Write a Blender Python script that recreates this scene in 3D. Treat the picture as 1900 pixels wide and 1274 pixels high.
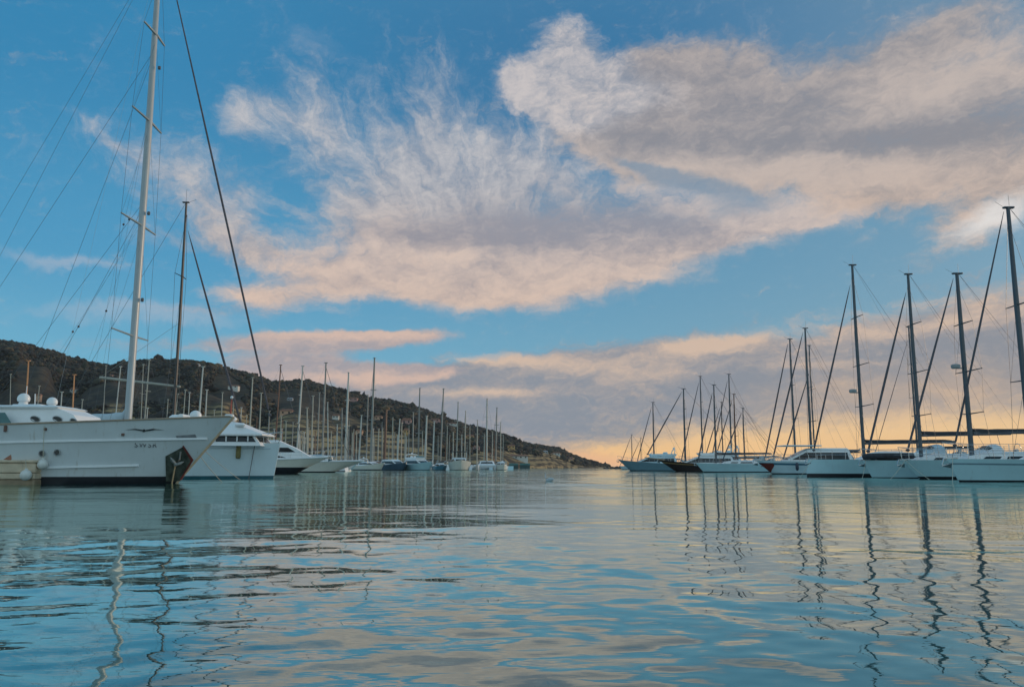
import bpy, bmesh, math, random
import numpy as np
from mathutils import Vector, Matrix

for _o in list(bpy.data.objects):
    bpy.data.objects.remove(_o)
scene = bpy.context.scene
COL = scene.collection

# ------------------------------------------------------------------ camera
CAM_H = 0.60
FPX = 1468.0                      # focal length in pixels of the 1900 px wide photograph
PITCH = math.radians(8.9)
cam_data = bpy.data.cameras.new('camera')
cam_data.sensor_width = 36.0
cam_data.lens = 36.0 * FPX / 1900.0
cam_data.clip_start = 0.05
cam_data.clip_end = 30000
cam = bpy.data.objects.new('camera', cam_data)
COL.objects.link(cam)
cam.location = (0, 0, CAM_H)
cam.rotation_euler = (math.pi / 2 + PITCH, 0, 0)
scene.camera = cam


def ray(px, py):
    """direction of a photograph pixel (before normalising)"""
    x = (px - 950.0) / FPX
    u = (637.0 - py) / FPX
    c, s = math.cos(PITCH), math.sin(PITCH)
    return Vector((x, c - u * s, s + u * c))


def at(px, py, Y):
    """world point seen at a pixel, at distance Y into the scene"""
    d = ray(px, py)
    return Vector((0, 0, CAM_H)) + d * (Y / d.y)


def xat(px, Y, py=866):
    return at(px, py, Y).x


def zat(py, Y, px=950):
    return at(px, py, Y).z


# ------------------------------------------------------------------ view + sun
scene.view_settings.view_transform = 'Standard'
scene.view_settings.look = 'None'
scene.view_settings.exposure = 0.0
scene.view_settings.gamma = 1.0
SUN_EL = math.radians(11.0)
SUN_AZ = math.radians(58.0)       # clockwise from the viewing direction: low, to the right
sun_data = bpy.data.lights.new('sun', 'SUN')
sun_data.energy = 1.5
sun_data.angle = math.radians(10)
sun_data.color = (1.0, 0.70, 0.45)
sun = bpy.data.objects.new('sun', sun_data)
COL.objects.link(sun)
sdir = Vector((math.sin(SUN_AZ) * math.cos(SUN_EL), math.cos(SUN_AZ) * math.cos(SUN_EL), math.sin(SUN_EL)))
sun.rotation_euler = (-sdir).to_track_quat('-Z', 'Y').to_euler()


# ------------------------------------------------------------------ node helpers
class G:
    """small expression builder for node trees"""
    def __init__(s, tree):
        s.t = tree

    def put(s, sock, v):
        if isinstance(v, bpy.types.NodeSocket):
            s.t.links.new(v, sock)
        else:
            sock.default_value = v

    def m(s, op, a, b=None, c=None, clamp=False):
        n = s.t.nodes.new('ShaderNodeMath')
        n.operation = op
        n.use_clamp = clamp
        s.put(n.inputs[0], a)
        if b is not None:
            s.put(n.inputs[1], b)
        if c is not None:
            s.put(n.inputs[2], c)
        return n.outputs[0]

    def add(s, a, b): return s.m('ADD', a, b)
    def sub(s, a, b): return s.m('SUBTRACT', a, b)
    def mul(s, a, b): return s.m('MULTIPLY', a, b)
    def mad(s, a, b, c): return s.m('MULTIPLY_ADD', a, b, c)

    def step(s, x, lo, hi, a=0.0, b=1.0, smooth=True):
        n = s.t.nodes.new('ShaderNodeMapRange')
        n.interpolation_type = 'SMOOTHSTEP' if smooth else 'LINEAR'
        n.clamp = True
        s.put(n.inputs[0], x)
        s.put(n.inputs[1], lo)
        s.put(n.inputs[2], hi)
        s.put(n.inputs[3], a)
        s.put(n.inputs[4], b)
        return n.outputs[0]

    def vec(s, x, y, z):
        n = s.t.nodes.new('ShaderNodeCombineXYZ')
        for i, v in enumerate((x, y, z)):
            s.put(n.inputs[i], v)
        return n.outputs[0]

    def sep(s, v):
        n = s.t.nodes.new('ShaderNodeSeparateXYZ')
        s.put(n.inputs[0], v)
        return n.outputs

    def vm(s, op, a, b=None):
        n = s.t.nodes.new('ShaderNodeVectorMath')
        n.operation = op
        s.put(n.inputs[0], a)
        if b is not None:
            s.put(n.inputs[1], b)
        return n.outputs['Value'] if op in ('DOT_PRODUCT', 'LENGTH') else n.outputs['Vector']

    def noise(s, v, scale, detail=4, rough=0.5, dist=0.0, lac=2.0, color=False):
        n = s.t.nodes.new('ShaderNodeTexNoise')
        s.put(n.inputs['Vector'], v)
        n.inputs['Scale'].default_value = scale
        n.inputs['Detail'].default_value = detail
        n.inputs['Roughness'].default_value = rough
        n.inputs['Lacunarity'].default_value = lac
        n.inputs['Distortion'].default_value = dist
        return n.outputs['Color' if color else 0]

    def mix(s, f, a, b, mode='MIX'):
        n = s.t.nodes.new('ShaderNodeMix')
        n.data_type = 'RGBA'
        n.blend_type = mode
        s.put(n.inputs[0], f)
        for i, v in ((6, a), (7, b)):
            if isinstance(v, tuple) and len(v) == 3:
                v = v + (1.0,)
            s.put(n.inputs[i], v)
        return n.outputs[2]


def lin(r, g, b, k=1.0):
    def f(c):
        c /= 255.0
        return (c / 12.92 if c <= 0.04045 else ((c + 0.055) / 1.055) ** 2.4) * k
    return (f(r), f(g), f(b))
# ------------------------------------------------------------------ world: sky with clouds at fixed directions
SKY_STRENGTH = 0.10
world = bpy.data.worlds.new('World')
scene.world = world
world.use_nodes = True
wt = world.node_tree
wt.nodes.clear()
g = G(wt)


def skyc(r, gg, b):
    return lin(r, gg, b, 1.0 / SKY_STRENGTH)


tc = wt.nodes.new('ShaderNodeTexCoord')
dx, dy, dz = g.sep(tc.outputs['Generated'])
az = g.mul(g.m('ARCTAN2', dx, dy), 180 / math.pi)
el = g.mul(g.m('ARCSINE', dz), 180 / math.pi)
el = g.m('ABSOLUTE', el)
ae = g.vec(az, el, 1.0)


def azel(px, py):
    d = ray(px, py).normalized()
    return math.degrees(math.atan2(d.x, d.y)), math.degrees(math.asin(d.z))


# slow and quick turbulence that frays every outline
w1 = g.sep(g.noise(ae, 0.16, 2, 0.5, color=True))
w2 = g.sep(g.noise(ae, 0.55, 5, 0.62, color=True))
azw = g.mad(g.sub(w1[0], 0.5), 5.0, g.mad(g.sub(w2[0], 0.5), 3.2, az))
elw = g.mad(g.sub(w1[1], 0.5), 3.0, g.mad(g.sub(w2[1], 0.5), 2.2, el))
aew = g.vec(azw, elw, 1.0)
azs = g.mad(g.sub(w2[0], 0.5), 2.0, az)
els = g.mad(g.sub(w2[1], 0.5), 0.9, el)
aes = g.vec(azs, els, 1.0)


def blob(P, px, py, rx, ry, rot=0.0, amp=1.0, acc=None, soft=1.0):
    """gaussian patch of sky; centre and radii measured on the photograph, stored as directions"""
    a0, e0 = azel(px, py)
    ax, ex = azel(px + 4, py)
    ay, ey = azel(px, py + 4)
    J = np.array([[(ax - a0) / 4, (ay - a0) / 4], [(ex - e0) / 4, (ey - e0) / 4]])
    Ji = np.linalg.inv(J)
    c, s = math.cos(math.radians(rot)), math.sin(math.radians(rot))
    R = np.array([[c / rx, s / rx], [-s / ry, c / ry]])
    M = R @ Ji
    k = -M @ np.array([a0, e0])
    u = g.vm('DOT_PRODUCT', P, (M[0, 0], M[0, 1], k[0]))
    v = g.vm('DOT_PRODUCT', P, (M[1, 0], M[1, 1], k[1]))
    q = g.mad(u, u, g.mul(v, v))
    e = g.m('POWER', 0.45, q)
    if acc is None:
        return g.mul(e, amp)
    return g.mad(e, amp, acc)


def field(P, rows, cap=True):
    acc = None
    for r in rows:
        px, py, rx, ry = r[:4]
        rot = r[4] if len(r) > 4 else 0.0
        amp = r[5] if len(r) > 5 else 1.0
        acc = blob(P, px, py, rx, ry, rot, amp, acc)
    return acc


# clear sky
nish = wt.nodes.new('ShaderNodeTexSky')
nish.sky_type = 'NISHITA'
nish.sun_disc = False
nish.sun_elevation = SUN_EL
nish.sun_rotation = SUN_AZ
nish.altitude = 0
nish.air_density = 1.0
nish.dust_density = 1.0
nish.ozone_density = 1.0
blue_low = g.mix(g.step(az, -34, 34), skyc(108, 180, 212), skyc(114, 160, 184))
blue_mid = g.mix(g.step(az, -34, 34), skyc(74, 156, 200), skyc(98, 150, 180))
blue_top = g.mix(g.step(az, -30, 4), skyc(50, 136, 184), skyc(52, 120, 166))
blue_top = g.mix(g.step(az, 8, 32), blue_top, skyc(96, 138, 170))
clear = g.mix(g.step(el, 5, 15), blue_low, blue_mid)
clear = g.mix(g.step(el, 13, 27), clear, blue_top)
clear = g.mix(0.12, clear, nish.outputs[0])

# fibrous noises
fib_h = g.noise(g.vec(g.mul(azw, 0.16), g.mul(elw, 0.62), 0.0), 1.0, 8, 0.66)
puff = g.noise(g.vec(g.mul(azs, 0.34), g.mul(els, 0.48), 3.3), 1.0, 9, 0.70, 0.4)
grain = g.noise(g.vec(g.mul(azs, 0.95), g.mul(g.mad(az, -0.12, els), 2.1), 7.7), 1.0, 6, 0.68, 0.6)
ca, ce = azel(930, 600)
fa, fe = g.sub(azs, ca), g.sub(g.mul(els, 1.05), ce * 1.05)
fang = g.m('ARCTAN2', fa, fe)
frad = g.m('SQRT', g.mad(fa, fa, g.mul(fe, fe)))
fan = g.noise(g.vec(g.mul(fang, 4.6), g.mul(frad, 0.13), g.mul(w1[2], 0.8)), 1.5, 9, 0.72, 0.6)

# colours of the cloud stuff, by height and grain
hi_c = g.mix(g.step(el, 9, 25), skyc(223, 194, 174), skyc(205, 199, 198))
lo_c = g.mix(g.step(el, 9, 25), skyc(160, 147, 147), skyc(140, 152, 170))
sky = clear


def cover(sky, dens, lo, hi, tone, peak=1.0, light=None, dark=None):
    a = g.step(dens, lo, hi, 0.0, peak)
    c = g.mix(tone, dark if dark is not None else lo_c, light if light is not None else hi_c)
    return g.mix(a, sky, c)


# horizon: grey mauve bank, warm light low on the right
bank = field(aes, [(1150, 760, 420, 62, 0, 1.0), (1560, 700, 330, 85, -6, 1.0), (1830, 660, 220, 110, -8, 1.0),
                   (860, 740, 260, 44, 0, .65), (1020, 690, 190, 36, 0, .8), (1270, 660, 150, 32, -5, .8),
                   (700, 790, 300, 50, 0, .6), (1120, 820, 300, 40, 0, .8)])
bn = g.mad(g.sub(fib_h, 0.5), 1.3, bank)
rim = field(aes, [(1290, 640, 90, 16, -8, .8), (1460, 605, 120, 15, -14, .7), (1640, 570, 120, 18, -10, .7),
                  (1850, 556, 120, 30, -10, .5), (890, 662, 60, 8, 0, .8), (980, 668, 90, 12, 0, .5), (1100, 680, 150, 18, 0, .4),
                  (1600, 618, 200, 16, -5, .45), (900, 728, 110, 8, 0, .7), (1180, 700, 160, 14, -5, .25), (1500, 676, 120, 8, 0, .3)])
tone = g.step(g.add(g.mad(fib_h, 0.95, g.mul(grain, .55)), g.mul(rim, 0.7)), 0.66, 1.35)
bank_d = g.mix(g.step(az, -2, 30), skyc(140, 145, 156), skyc(142, 144, 152))
sky = cover(sky, bn, 0.22, 0.80, tone, 0.95, skyc(214, 187, 166), bank_d)
glow = field(ae, [(1650, 818, 420, 46, 0, .95), (1900, 806, 300, 56, 0, .7), (1330, 838, 260, 36, 0, .75), (1150, 852, 150, 24, 0, .65)])
gl = g.step(g.add(g.mad(g.sub(fib_h, 0.5), 1.3, glow), g.mul(g.sub(grain, .5), .7)), 0.10, 1.30, 0.0, 0.95)
sky = g.mix(gl, sky, g.mix(g.step(el, 0.3, 3.6), skyc(250, 200, 136), skyc(246, 206, 150)))
hz = field(ae, [(1060, 850, 90, 16, 0, .7), (1300, 862, 260, 14, 0, .7)])
sky = g.mix(g.step(hz, .1, .9, 0, .8), sky, skyc(240, 186, 142))

# two long low clouds above the hill
lowb = field(aes, [(560, 632, 130, 17, 0, 1.0), (720, 628, 120, 16, -3, 1.05), (650, 690, 150, 24, 3, 1.0), (780, 690, 70, 12, -3, .9),
                   (520, 690, 100, 28, 0, .8), (430, 575, 150, 16, 0, .5), (240, 640, 260, 22, 0, .4)])
ln = g.mad(g.sub(fib_h, 0.5), 1.0, lowb)
sky = cover(sky, ln, 0.28, 0.80, g.step(g.add(g.mad(grain, .4, g.mul(fib_h, .6)), field(aes, [(650, 622, 180, 12, 0, .3), (700, 700, 160, 10, 0, .3)])), .35, .85), 0.93, skyc(218, 187, 170), skyc(160, 155, 162))

# fan of cirrus, left of centre
fand = field(aew, [(370, 320, 130, 50, 34, .82), (420, 420, 150, 40, 30, .86), (470, 250, 70, 40, 40, .6), (500, 190, 70, 36, 40, .66), (588, 150, 32, 80, -10, .60),
                   (590, 255, 64, 48, 45, .76), (700, 320, 90, 90, 25, .72), (800, 220, 66, 110, 0, .80), (890, 330, 130, 110, 0, 1.0),
                   (700, 410, 130, 44, 25, .66), (230, 250, 80, 14, 38, .62), (520, 470, 170, 26, 10, .6), (800, 410, 190, 64, 0, .8),
                   (1020, 330, 130, 60, 20, .85), (440, 215, 40, 40, 40, .5), (500, 80, 80, 40, 60, .38), (690, 120, 60, 60, 0, .2), (330, 450, 90, 16, 15, .4)])
fd = g.add(g.mad(g.sub(fan, 0.5), 2.2, fand), g.mul(g.sub(puff, .5), 1.1))
sky = cover(sky, fd, 0.16, 1.60, g.step(g.add(g.mad(fan, 0.8, g.mul(puff, .3)), g.mul(grain, .3)), .50, .92), 0.90,
            g.mix(g.step(el, 12, 22), skyc(212, 192, 178), skyc(202, 198, 198)))

# long body with a smooth lower edge
body = field(aes, [(860, 508, 280, 48, 2, 1.1), (620, 522, 120, 36, 3, .8), (1100, 478, 210, 48, -12, 1.1), (1350, 425, 170, 30, -13, 1.0),
                   (1000, 430, 260, 70, 0, .95), (500, 556, 80, 20, 0, .85), (430, 540, 60, 14, 0, .4), (1560, 392, 100, 20, -17, .9), (900, 560, 120, 14, 3, .55), (1250, 350, 220, 50, 8, .6), (760, 440, 200, 40, 0, .6)])
bd = g.add(g.mad(g.sub(puff, 0.5), 1.1, g.mad(g.sub(fib_h, 0.5), 1.0, body)), g.mul(g.sub(grain, .5), .15))
grey1 = field(aes, [(960, 400, 160, 40, 15, .9), (1180, 400, 160, 36, 12, .8), (860, 440, 170, 25, 5, .6), (700, 430, 140, 20, 10, .3)])
sky = cover(sky, bd, 0.20, 1.20, g.step(g.add(g.sub(g.mad(puff, 0.4, g.mul(fib_h, .5)), g.mul(grey1, .30)), g.mul(grain, .22)), .27, .68), 0.93)

# big mass on the right, its curled head at the left end
mass = field(aew, [(1300, 225, 220, 66, 8, .95), (1560, 215, 260, 90, -8, .95), (1800, 170, 180, 120, -15, 1.0), (1480, 320, 280, 42, 2, 1.15), (1240, 290, 150, 34, 5, 1.0),
                   (1390, 130, 130, 44, 8, .75), (1850, 330, 150, 70, -12, .9), (1770, 432, 120, 26, -22, .85), (1700, 80, 200, 44, -28, .7), (1620, 360, 120, 34, -15, .85),
                   (1190, 190, 140, 80, 0, .9), (1130, 262, 120, 26, 8, .85), (1430, 80, 200, 34, -8, .35), (1250, 120, 120, 44, 0, .5)])
md = g.add(g.mad(g.sub(puff, 0.5), 1.4, g.mad(g.sub(fib_h, 0.5), 1.1, mass)), g.mul(g.sub(grain, .5), .35))
grey2 = field(aes, [(1550, 264, 360, 20, -3, .75), (1800, 240, 200, 34, -10, .5), (1380, 200, 160, 36, 0, .5), (1480, 110, 260, 40, -8, .6), (1300, 250, 140, 16, 0, .4)])
pale2 = field(aes, [(1400, 318, 260, 26, 2, .55), (1480, 368, 180, 18, -10, .4), (1780, 424, 100, 24, -22, .6), (1780, 130, 160, 34, -25, .6), (1420, 135, 90, 30, 0, .4), (1640, 320, 200, 26, 0, .3)])
tone = g.step(g.add(g.add(g.sub(g.mad(puff, 0.5, g.mul(fib_h, .5)), g.mul(grey2, .26)), g.mul(pale2, .30)), g.mul(grain, .32)), .40, .90)
sky = cover(sky, md, 0.22, 1.45, tone, 0.90, g.mix(g.step(el, 13, 23), skyc(216, 188, 168), skyc(199, 184, 175)), g.mix(g.step(el, 12, 22), skyc(152, 138, 131), skyc(144, 142, 147)))
tears = field(aes, [(1290, 342, 110, 20, 10, 1.0), (1180, 306, 60, 9, 15, .8), (1380, 385, 80, 20, -5, .6), (1200, 400, 120, 26, 10, .35)])
sky = g.mix(g.step(g.mad(g.sub(puff, .5), 1.6, tears), .22, .95, 0, .75), sky, skyc(122, 146, 168))

# curled head of the cloud
head = field(aes, [(1040, 140, 84, 76, 0, 1.05), (968, 155, 44, 36, 20, .95), (1130, 170, 100, 56, 0, .75), (1050, 66, 40, 34, 0, .85), (1030, 208, 90, 30, 18, .9), (1200, 175, 110, 60, 0, .45)])
hd = g.add(g.mad(g.sub(puff, 0.5), 1.5, head), g.mul(g.sub(grain, .5), .35))
sky = cover(sky, hd, 0.34, 1.25, g.step(g.add(g.mad(grain, .35, g.mul(puff, .7)), g.mul(g.step(azs, 8, 1), .08)), .38, .72), 0.92, skyc(206, 198, 196), skyc(142, 152, 168))

# thin brightness where the sun sits behind the cloud
sunp = g.mad(g.sub(grain, .5), .8, field(aes, [(1842, 406, 60, 26, -25, .8), (1888, 392, 50, 34, 0, .45), (1790, 430, 80, 18, -30, .4)]))
sky = g.mix(g.step(sunp, 0.0, 1.4, 0, .9), sky, skyc(226, 224, 222))
# peach light spreading up the right side
warm = field(aes, [(1780, 740, 280, 66, -6, .8), (1500, 740, 260, 50, -4, .5)])
sky = g.mix(g.step(g.mad(g.sub(fib_h, .5), 1.2, warm), .10, 1.4, 0, .5), sky, skyc(228, 190, 150))
# faint streaks on the left
faint = field(aew, [(100, 475, 140, 14, 8, .7), (200, 570, 160, 14, 0, .5), (330, 590, 160, 16, 0, .5), (560, 60, 120, 30, 30, .3), (60, 640, 120, 20, 0, .3)])
sky = g.mix(g.step(g.mad(g.sub(fib_h, .5), .8, faint), .1, .9, 0, .5), sky, skyc(190, 190, 198))
# behind the camera: a mixed sky, brightened to light the hull sides facing the view
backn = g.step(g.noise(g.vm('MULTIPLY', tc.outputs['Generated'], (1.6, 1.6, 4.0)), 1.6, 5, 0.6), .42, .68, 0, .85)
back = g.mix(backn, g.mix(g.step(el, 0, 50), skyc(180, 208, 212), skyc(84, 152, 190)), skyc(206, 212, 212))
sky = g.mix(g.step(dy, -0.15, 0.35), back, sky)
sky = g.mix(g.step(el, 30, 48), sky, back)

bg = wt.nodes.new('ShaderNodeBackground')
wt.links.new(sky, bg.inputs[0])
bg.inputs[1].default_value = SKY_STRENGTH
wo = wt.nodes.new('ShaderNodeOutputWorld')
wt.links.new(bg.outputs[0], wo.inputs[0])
world.cycles.sampling_method = 'MANUAL'
world.cycles.sample_map_resolution = 512
# ------------------------------------------------------------------ materials
MATS = {}


def mat(name, rgb, rough=0.5, metal=0.0, var=0.12, scale=6.0, bump=0.0, coat=0.0, stretch=(1, 1, 1), streak=None):
    """plain surface with a little uneven tone and gloss"""
    if name in MATS:
        return MATS[name]
    m = bpy.data.materials.new(name)
    m.use_nodes = True
    nt = m.node_tree
    b = nt.nodes['Principled BSDF']
    q = G(nt)
    co = nt.nodes.new('ShaderNodeTexCoord').outputs['Object']
    v = q.vm('MULTIPLY', co, stretch)
    n = q.noise(v, scale, 6, 0.6)
    k = q.step(n, 0.3, 0.7, 1.0 - var, 1.0 + var, False)
    col = q.vm('MULTIPLY', rgb, q.vec(k, k, k))
    if streak:
        st = q.noise(q.vm('MULTIPLY', co, (5.0, 5.0, 0.35)), 1.4, 5, 0.6)
        col = q.mix(q.step(st, 0.56, 0.80, 0, streak[1]), col, streak[0])
    nt.links.new(col, b.inputs['Base Color'])
    b.inputs['Roughness'].default_value = rough
    b.inputs['Metallic'].default_value = metal
    if coat:
        b.inputs['Coat Weight'].default_value = coat
    if bump:
        bn_ = nt.nodes.new('ShaderNodeBump')
        bn_.inputs['Strength'].default_value = bump
        bn_.inputs['Distance'].default_value = 0.02
        nt.links.new(q.noise(v, scale * 4, 5, 0.6), bn_.inputs['Height'])
        nt.links.new(bn_.outputs[0], b.inputs['Normal'])
    MATS[name] = m
    return m


GRP = {}


def tag(o, label=None, cat=None, group=None, kind=None):
    if label:
        o['label'] = label
    if cat:
        o['category'] = cat
    if group:
        o['group'] = group
    if kind:
        o['kind'] = kind
    return o


class MB:
    """collects shapes for ONE mesh"""
    def __init__(s):
        s.v, s.f, s.mi = [], [], []

    def add(s, verts, faces, mi=0):
        k = len(s.v)
        s.v += [tuple(p) for p in verts]
        s.f += [tuple(i + k for i in f) for f in faces]
        s.mi += [mi] * len(faces)
        return s

    def box(s, c, d, mi=0, bev=0.0):
        x, y, z = c
        a, b, h = d[0] / 2, d[1] / 2, d[2] / 2
        e = min(bev, a * .9, b * .9, h * .9)
        lv = [(-h, e), (-h + e, 0), (h - e, 0), (h, e)] if e > 0 else [(-h, 0), (h, 0)]
        rings = []
        for zz, i in lv:
            aa, bb = a - i, b - i
            if e > 0:
                r = [(-aa, -bb + e), (-aa + e, -bb), (aa - e, -bb), (aa, -bb + e), (aa, bb - e), (aa - e, bb), (-aa + e, bb), (-aa, bb - e)]
            else:
                r = [(-aa, -bb), (aa, -bb), (aa, bb), (-aa, bb)]
            rings.append([(x + p[0], y + p[1], z + zz) for p in r])
        return s.loft(rings, mi, True, True)

    def loft(s, rings, mi=0, cap0=False, cap1=False, closed=True):
        n = len(rings[0])
        verts = [p for r in rings for p in r]
        faces = []
        for i in range(len(rings) - 1):
            for j in range(n if closed else n - 1):
                a, b = i * n + j, i * n + (j + 1) % n
                faces.append((a, b, b + n, a + n))
        if cap0:
            faces.append(tuple(reversed(range(n))))
        if cap1:
            faces.append(tuple(range((len(rings) - 1) * n, len(rings) * n)))
        return s.add(verts, faces, mi)

    def tube(s, pts, r, n=6, mi=0, cap=True, sx=1.0):
        pts = [Vector(p) for p in pts]
        rr = r if isinstance(r, (list, tuple)) else [r] * len(pts)
        rings = []
        for i, p in enumerate(pts):
            t = (pts[min(i + 1, len(pts) - 1)] - pts[max(i - 1, 0)]).normalized()
            ref = Vector((0, 0, 1)) if abs(t.z) < 0.9 else Vector((1, 0, 0))
            u = (ref - t * ref.dot(t)).normalized()
            w = t.cross(u)
            rings.append([p + (u * math.cos(k) * sx + w * math.sin(k)) * rr[i] for k in (2 * math.pi * j / n for j in range(n))])
        return s.loft(rings, mi, cap, cap)

    def ball(s, c, r, mi=0, seg=12, ring=8, sz=1.0, z0=-1.0):
        c = Vector(c)
        rings = []
        for i in range(ring + 1):
            ph = -math.pi / 2 + math.pi * i / ring
            zz = max(math.sin(ph), z0)
            q = max(math.cos(ph), 0.01)
            rings.append([c + Vector((math.cos(t) * q * r, math.sin(t) * q * r, zz * r * sz)) for t in (2 * math.pi * j / seg for j in range(seg))])
        return s.loft(rings, mi, True, True)

    def build(s, name, mats, parent=None, smooth=True, angle=35):
        me = bpy.data.meshes.new(name)
        me.from_pydata(s.v, [], s.f)
        if not isinstance(mats, (list, tuple)):
            mats = [mats]
        for m in mats:
            me.materials.append(m)
        if len(mats) > 1:
            me.polygons.foreach_set('material_index', s.mi)
        bm = bmesh.new()
        bm.from_mesh(me)
        bmesh.ops.recalc_face_normals(bm, faces=bm.faces)
        if smooth:
            lim = math.radians(angle)
            for f in bm.faces:
                f.smooth = True
            for e in bm.edges:
                e.smooth = len(e.link_faces) == 2 and e.calc_face_angle(0) < lim
        bm.to_mesh(me)
        bm.free()
        o = bpy.data.objects.new(name, me)
        COL.objects.link(o)
        if parent:
            o.parent = parent
        return o


def empty(name, loc, rz=0.0):
    o = bpy.data.objects.new(name, None)
    o.empty_display_size = 0.3
    o.location = loc
    o.rotation_euler = (0, 0, rz)
    COL.objects.link(o)
    return o


def big_mesh(name, V, F, mats, mi=None, smooth=True):
    """mesh from numpy arrays (quads or triangles)"""
    me = bpy.data.meshes.new(name)
    n, k = F.shape
    me.vertices.add(len(V))
    me.vertices.foreach_set('co', V.astype(np.float32).ravel())
    me.loops.add(n * k)
    me.loops.foreach_set('vertex_index', F.astype(np.int32).ravel())
    me.polygons.add(n)
    me.polygons.foreach_set('loop_start', np.arange(0, n * k, k, dtype=np.int32))
    me.polygons.foreach_set('loop_total', np.full(n, k, dtype=np.int32))
    if smooth:
        me.polygons.foreach_set('use_smooth', np.ones(n, dtype=bool))
    for m in (mats if isinstance(mats, (list, tuple)) else [mats]):
        me.materials.append(m)
    if mi is not None:
        me.polygons.foreach_set('material_index', mi.astype(np.int32))
    me.update(calc_edges=True)
    me.validate()
    o = bpy.data.objects.new(name, me)
    COL.objects.link(o)
    return o


# ------------------------------------------------------------------ harbour water: one rippled sheet
def water_material():
    m = bpy.data.materials.new('harbour_water')
    m.use_nodes = True
    nt = m.node_tree
    nt.nodes.clear()
    q = G(nt)
    fr = nt.nodes.new('ShaderNodeFresnel')
    fr.inputs['IOR'].default_value = 1.50
    gl_ = nt.nodes.new('ShaderNodeBsdfGlossy')
    gl_.inputs['Roughness'].default_value = 0.012
    gl_.inputs['Color'].default_value = (0.84, 0.97, 0.93, 1)
    di = nt.nodes.new('ShaderNodeBsdfDiffuse')
    pos = nt.nodes.new('ShaderNodeNewGeometry').outputs['Position']
    n = q.noise(q.vm('MULTIPLY', pos, (0.05, 0.2, 1.0)), 1.0, 4, 0.5)
    nt.links.new(q.mix(n, (0.003, 0.065, 0.075), (0.005, 0.085, 0.09)), di.inputs['Color'])
    mx = nt.nodes.new('ShaderNodeMixShader')
    nt.links.new(q.step(fr.outputs[0], 0.0, 0.62, 0.02, 0.96, False), mx.inputs[0])
    nt.links.new(di.outputs[0], mx.inputs[1])
    nt.links.new(gl_.outputs[0], mx.inputs[2])
    # ripples too small for the sheet: fine ones near by, longer ones far away
    r_ = q.vm('LENGTH', pos)
    nf = q.noise(q.vm('MULTIPLY', pos, (1.6, 5.0, 1.0)), 1.0, 4, 0.55)
    nl = q.noise(q.vm('MULTIPLY', pos, (0.22, 0.9, 1.0)), 1.0, 4, 0.55)
    hgt = q.add(q.mul(nf, q.step(r_, 3, 30, 0.0025, 0.007)), q.mul(nl, q.step(r_, 15, 90, 0.0, 0.05)))
    bmp = nt.nodes.new('ShaderNodeBump')
    bmp.inputs['Strength'].default_value = 1.0
    bmp.inputs['Distance'].default_value = 1.0
    nt.links.new(hgt, bmp.inputs['Height'])
    nt.links.new(bmp.outputs[0], gl_.inputs['Normal'])
    out = nt.nodes.new('ShaderNodeOutputMaterial')
    nt.links.new(mx.outputs[0], out.inputs[0])
    return m


def make_water():
    rng = np.random.default_rng(11)
    NR = 1200
    r = np.concatenate([[0.02, 0.4], np.exp(np.linspace(math.log(0.8), math.log(3000.0), NR))])
    a = np.concatenate([np.linspace(-180, -48, 30)[:-1], np.linspace(-48, 48, 640), np.linspace(48, 180, 30)[1:]])
    a = np.radians(a)
    R, A = np.meshgrid(r, a, indexing='ij')
    X, Y = R * np.sin(A), R * np.cos(A)
    dr = np.gradient(r)[:, None] + 0 * A
    da = np.gradient(a)[None, :] * R
    Z = np.zeros_like(X)
    SX = np.zeros_like(X)
    comps = []
    lams = np.exp(np.linspace(math.log(0.09), math.log(7.0), 72))
    for n_, lam in enumerate(lams):
        if lam < 0.7:          # ripples, many of them running across the view
            th = math.radians(rng.normal(48 if n_ % 2 else -38, 24))
            slope = 0.0037 * (0.75 if lam < 0.16 else 1.0)
        else:                  # swell, crests roughly across the view
            th = math.radians(rng.normal(14, 16) if n_ % 3 else rng.normal(-40, 20))
            slope = 0.0023 * (1.0 if lam < 3 else (3 / lam) ** 0.5)
        comps.append((lam * rng.uniform(.96, 1.04), th, slope, rng.uniform(0, 6.28)))
    # patches of calmer and livelier water
    patch = np.ones_like(X)
    for lam, th, ph in ((23, .3, 1.0), (37, -.5, 2.2), (11, 1.2, .3), (61, .1, 4.0)):
        patch += 0.22 * np.sin(2 * math.pi * (X * math.sin(th) * .6 + Y * math.cos(th)) / lam + ph + 0.6 * np.sin(X / lam * 1.7))
    patch = np.clip(patch, 0.35, 1.6)
    for lam, th, slope, ph in comps:
        k = 2 * math.pi / lam
        kx, ky = k * math.sin(th), k * math.cos(th)
        wob = 0.8 * np.sin(X * k * .11 + ph * 3) + 0.8 * np.sin(Y * k * .09 + X * k * 0.05 + ph * 5)
        # drop what the sheet is too coarse to carry
        span = np.abs(math.cos(th)) * dr + np.abs(math.sin(th)) * np.abs(da)
        att = np.clip((lam / np.maximum(span, 1e-6) - 2.5) / 4.0, 0, 1)
        Z += att * slope / k * math.sqrt(2) * np.sin(kx * X + ky * Y + ph + wob) * patch
    Z[:3] *= 0.2
    V = np.stack([X, Y, Z], -1).reshape(-1, 3)
    n0, n1 = X.shape
    i, j = np.meshgrid(np.arange(n0 - 1), np.arange(n1 - 1), indexing='ij')
    b = i * n1 + j
    F = np.stack([b, b + 1, b + n1 + 1, b + n1], -1).reshape(-1, 4)
    o = big_mesh('water', V, F, water_material())
    tag(o, kind='structure')


make_water()


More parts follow.
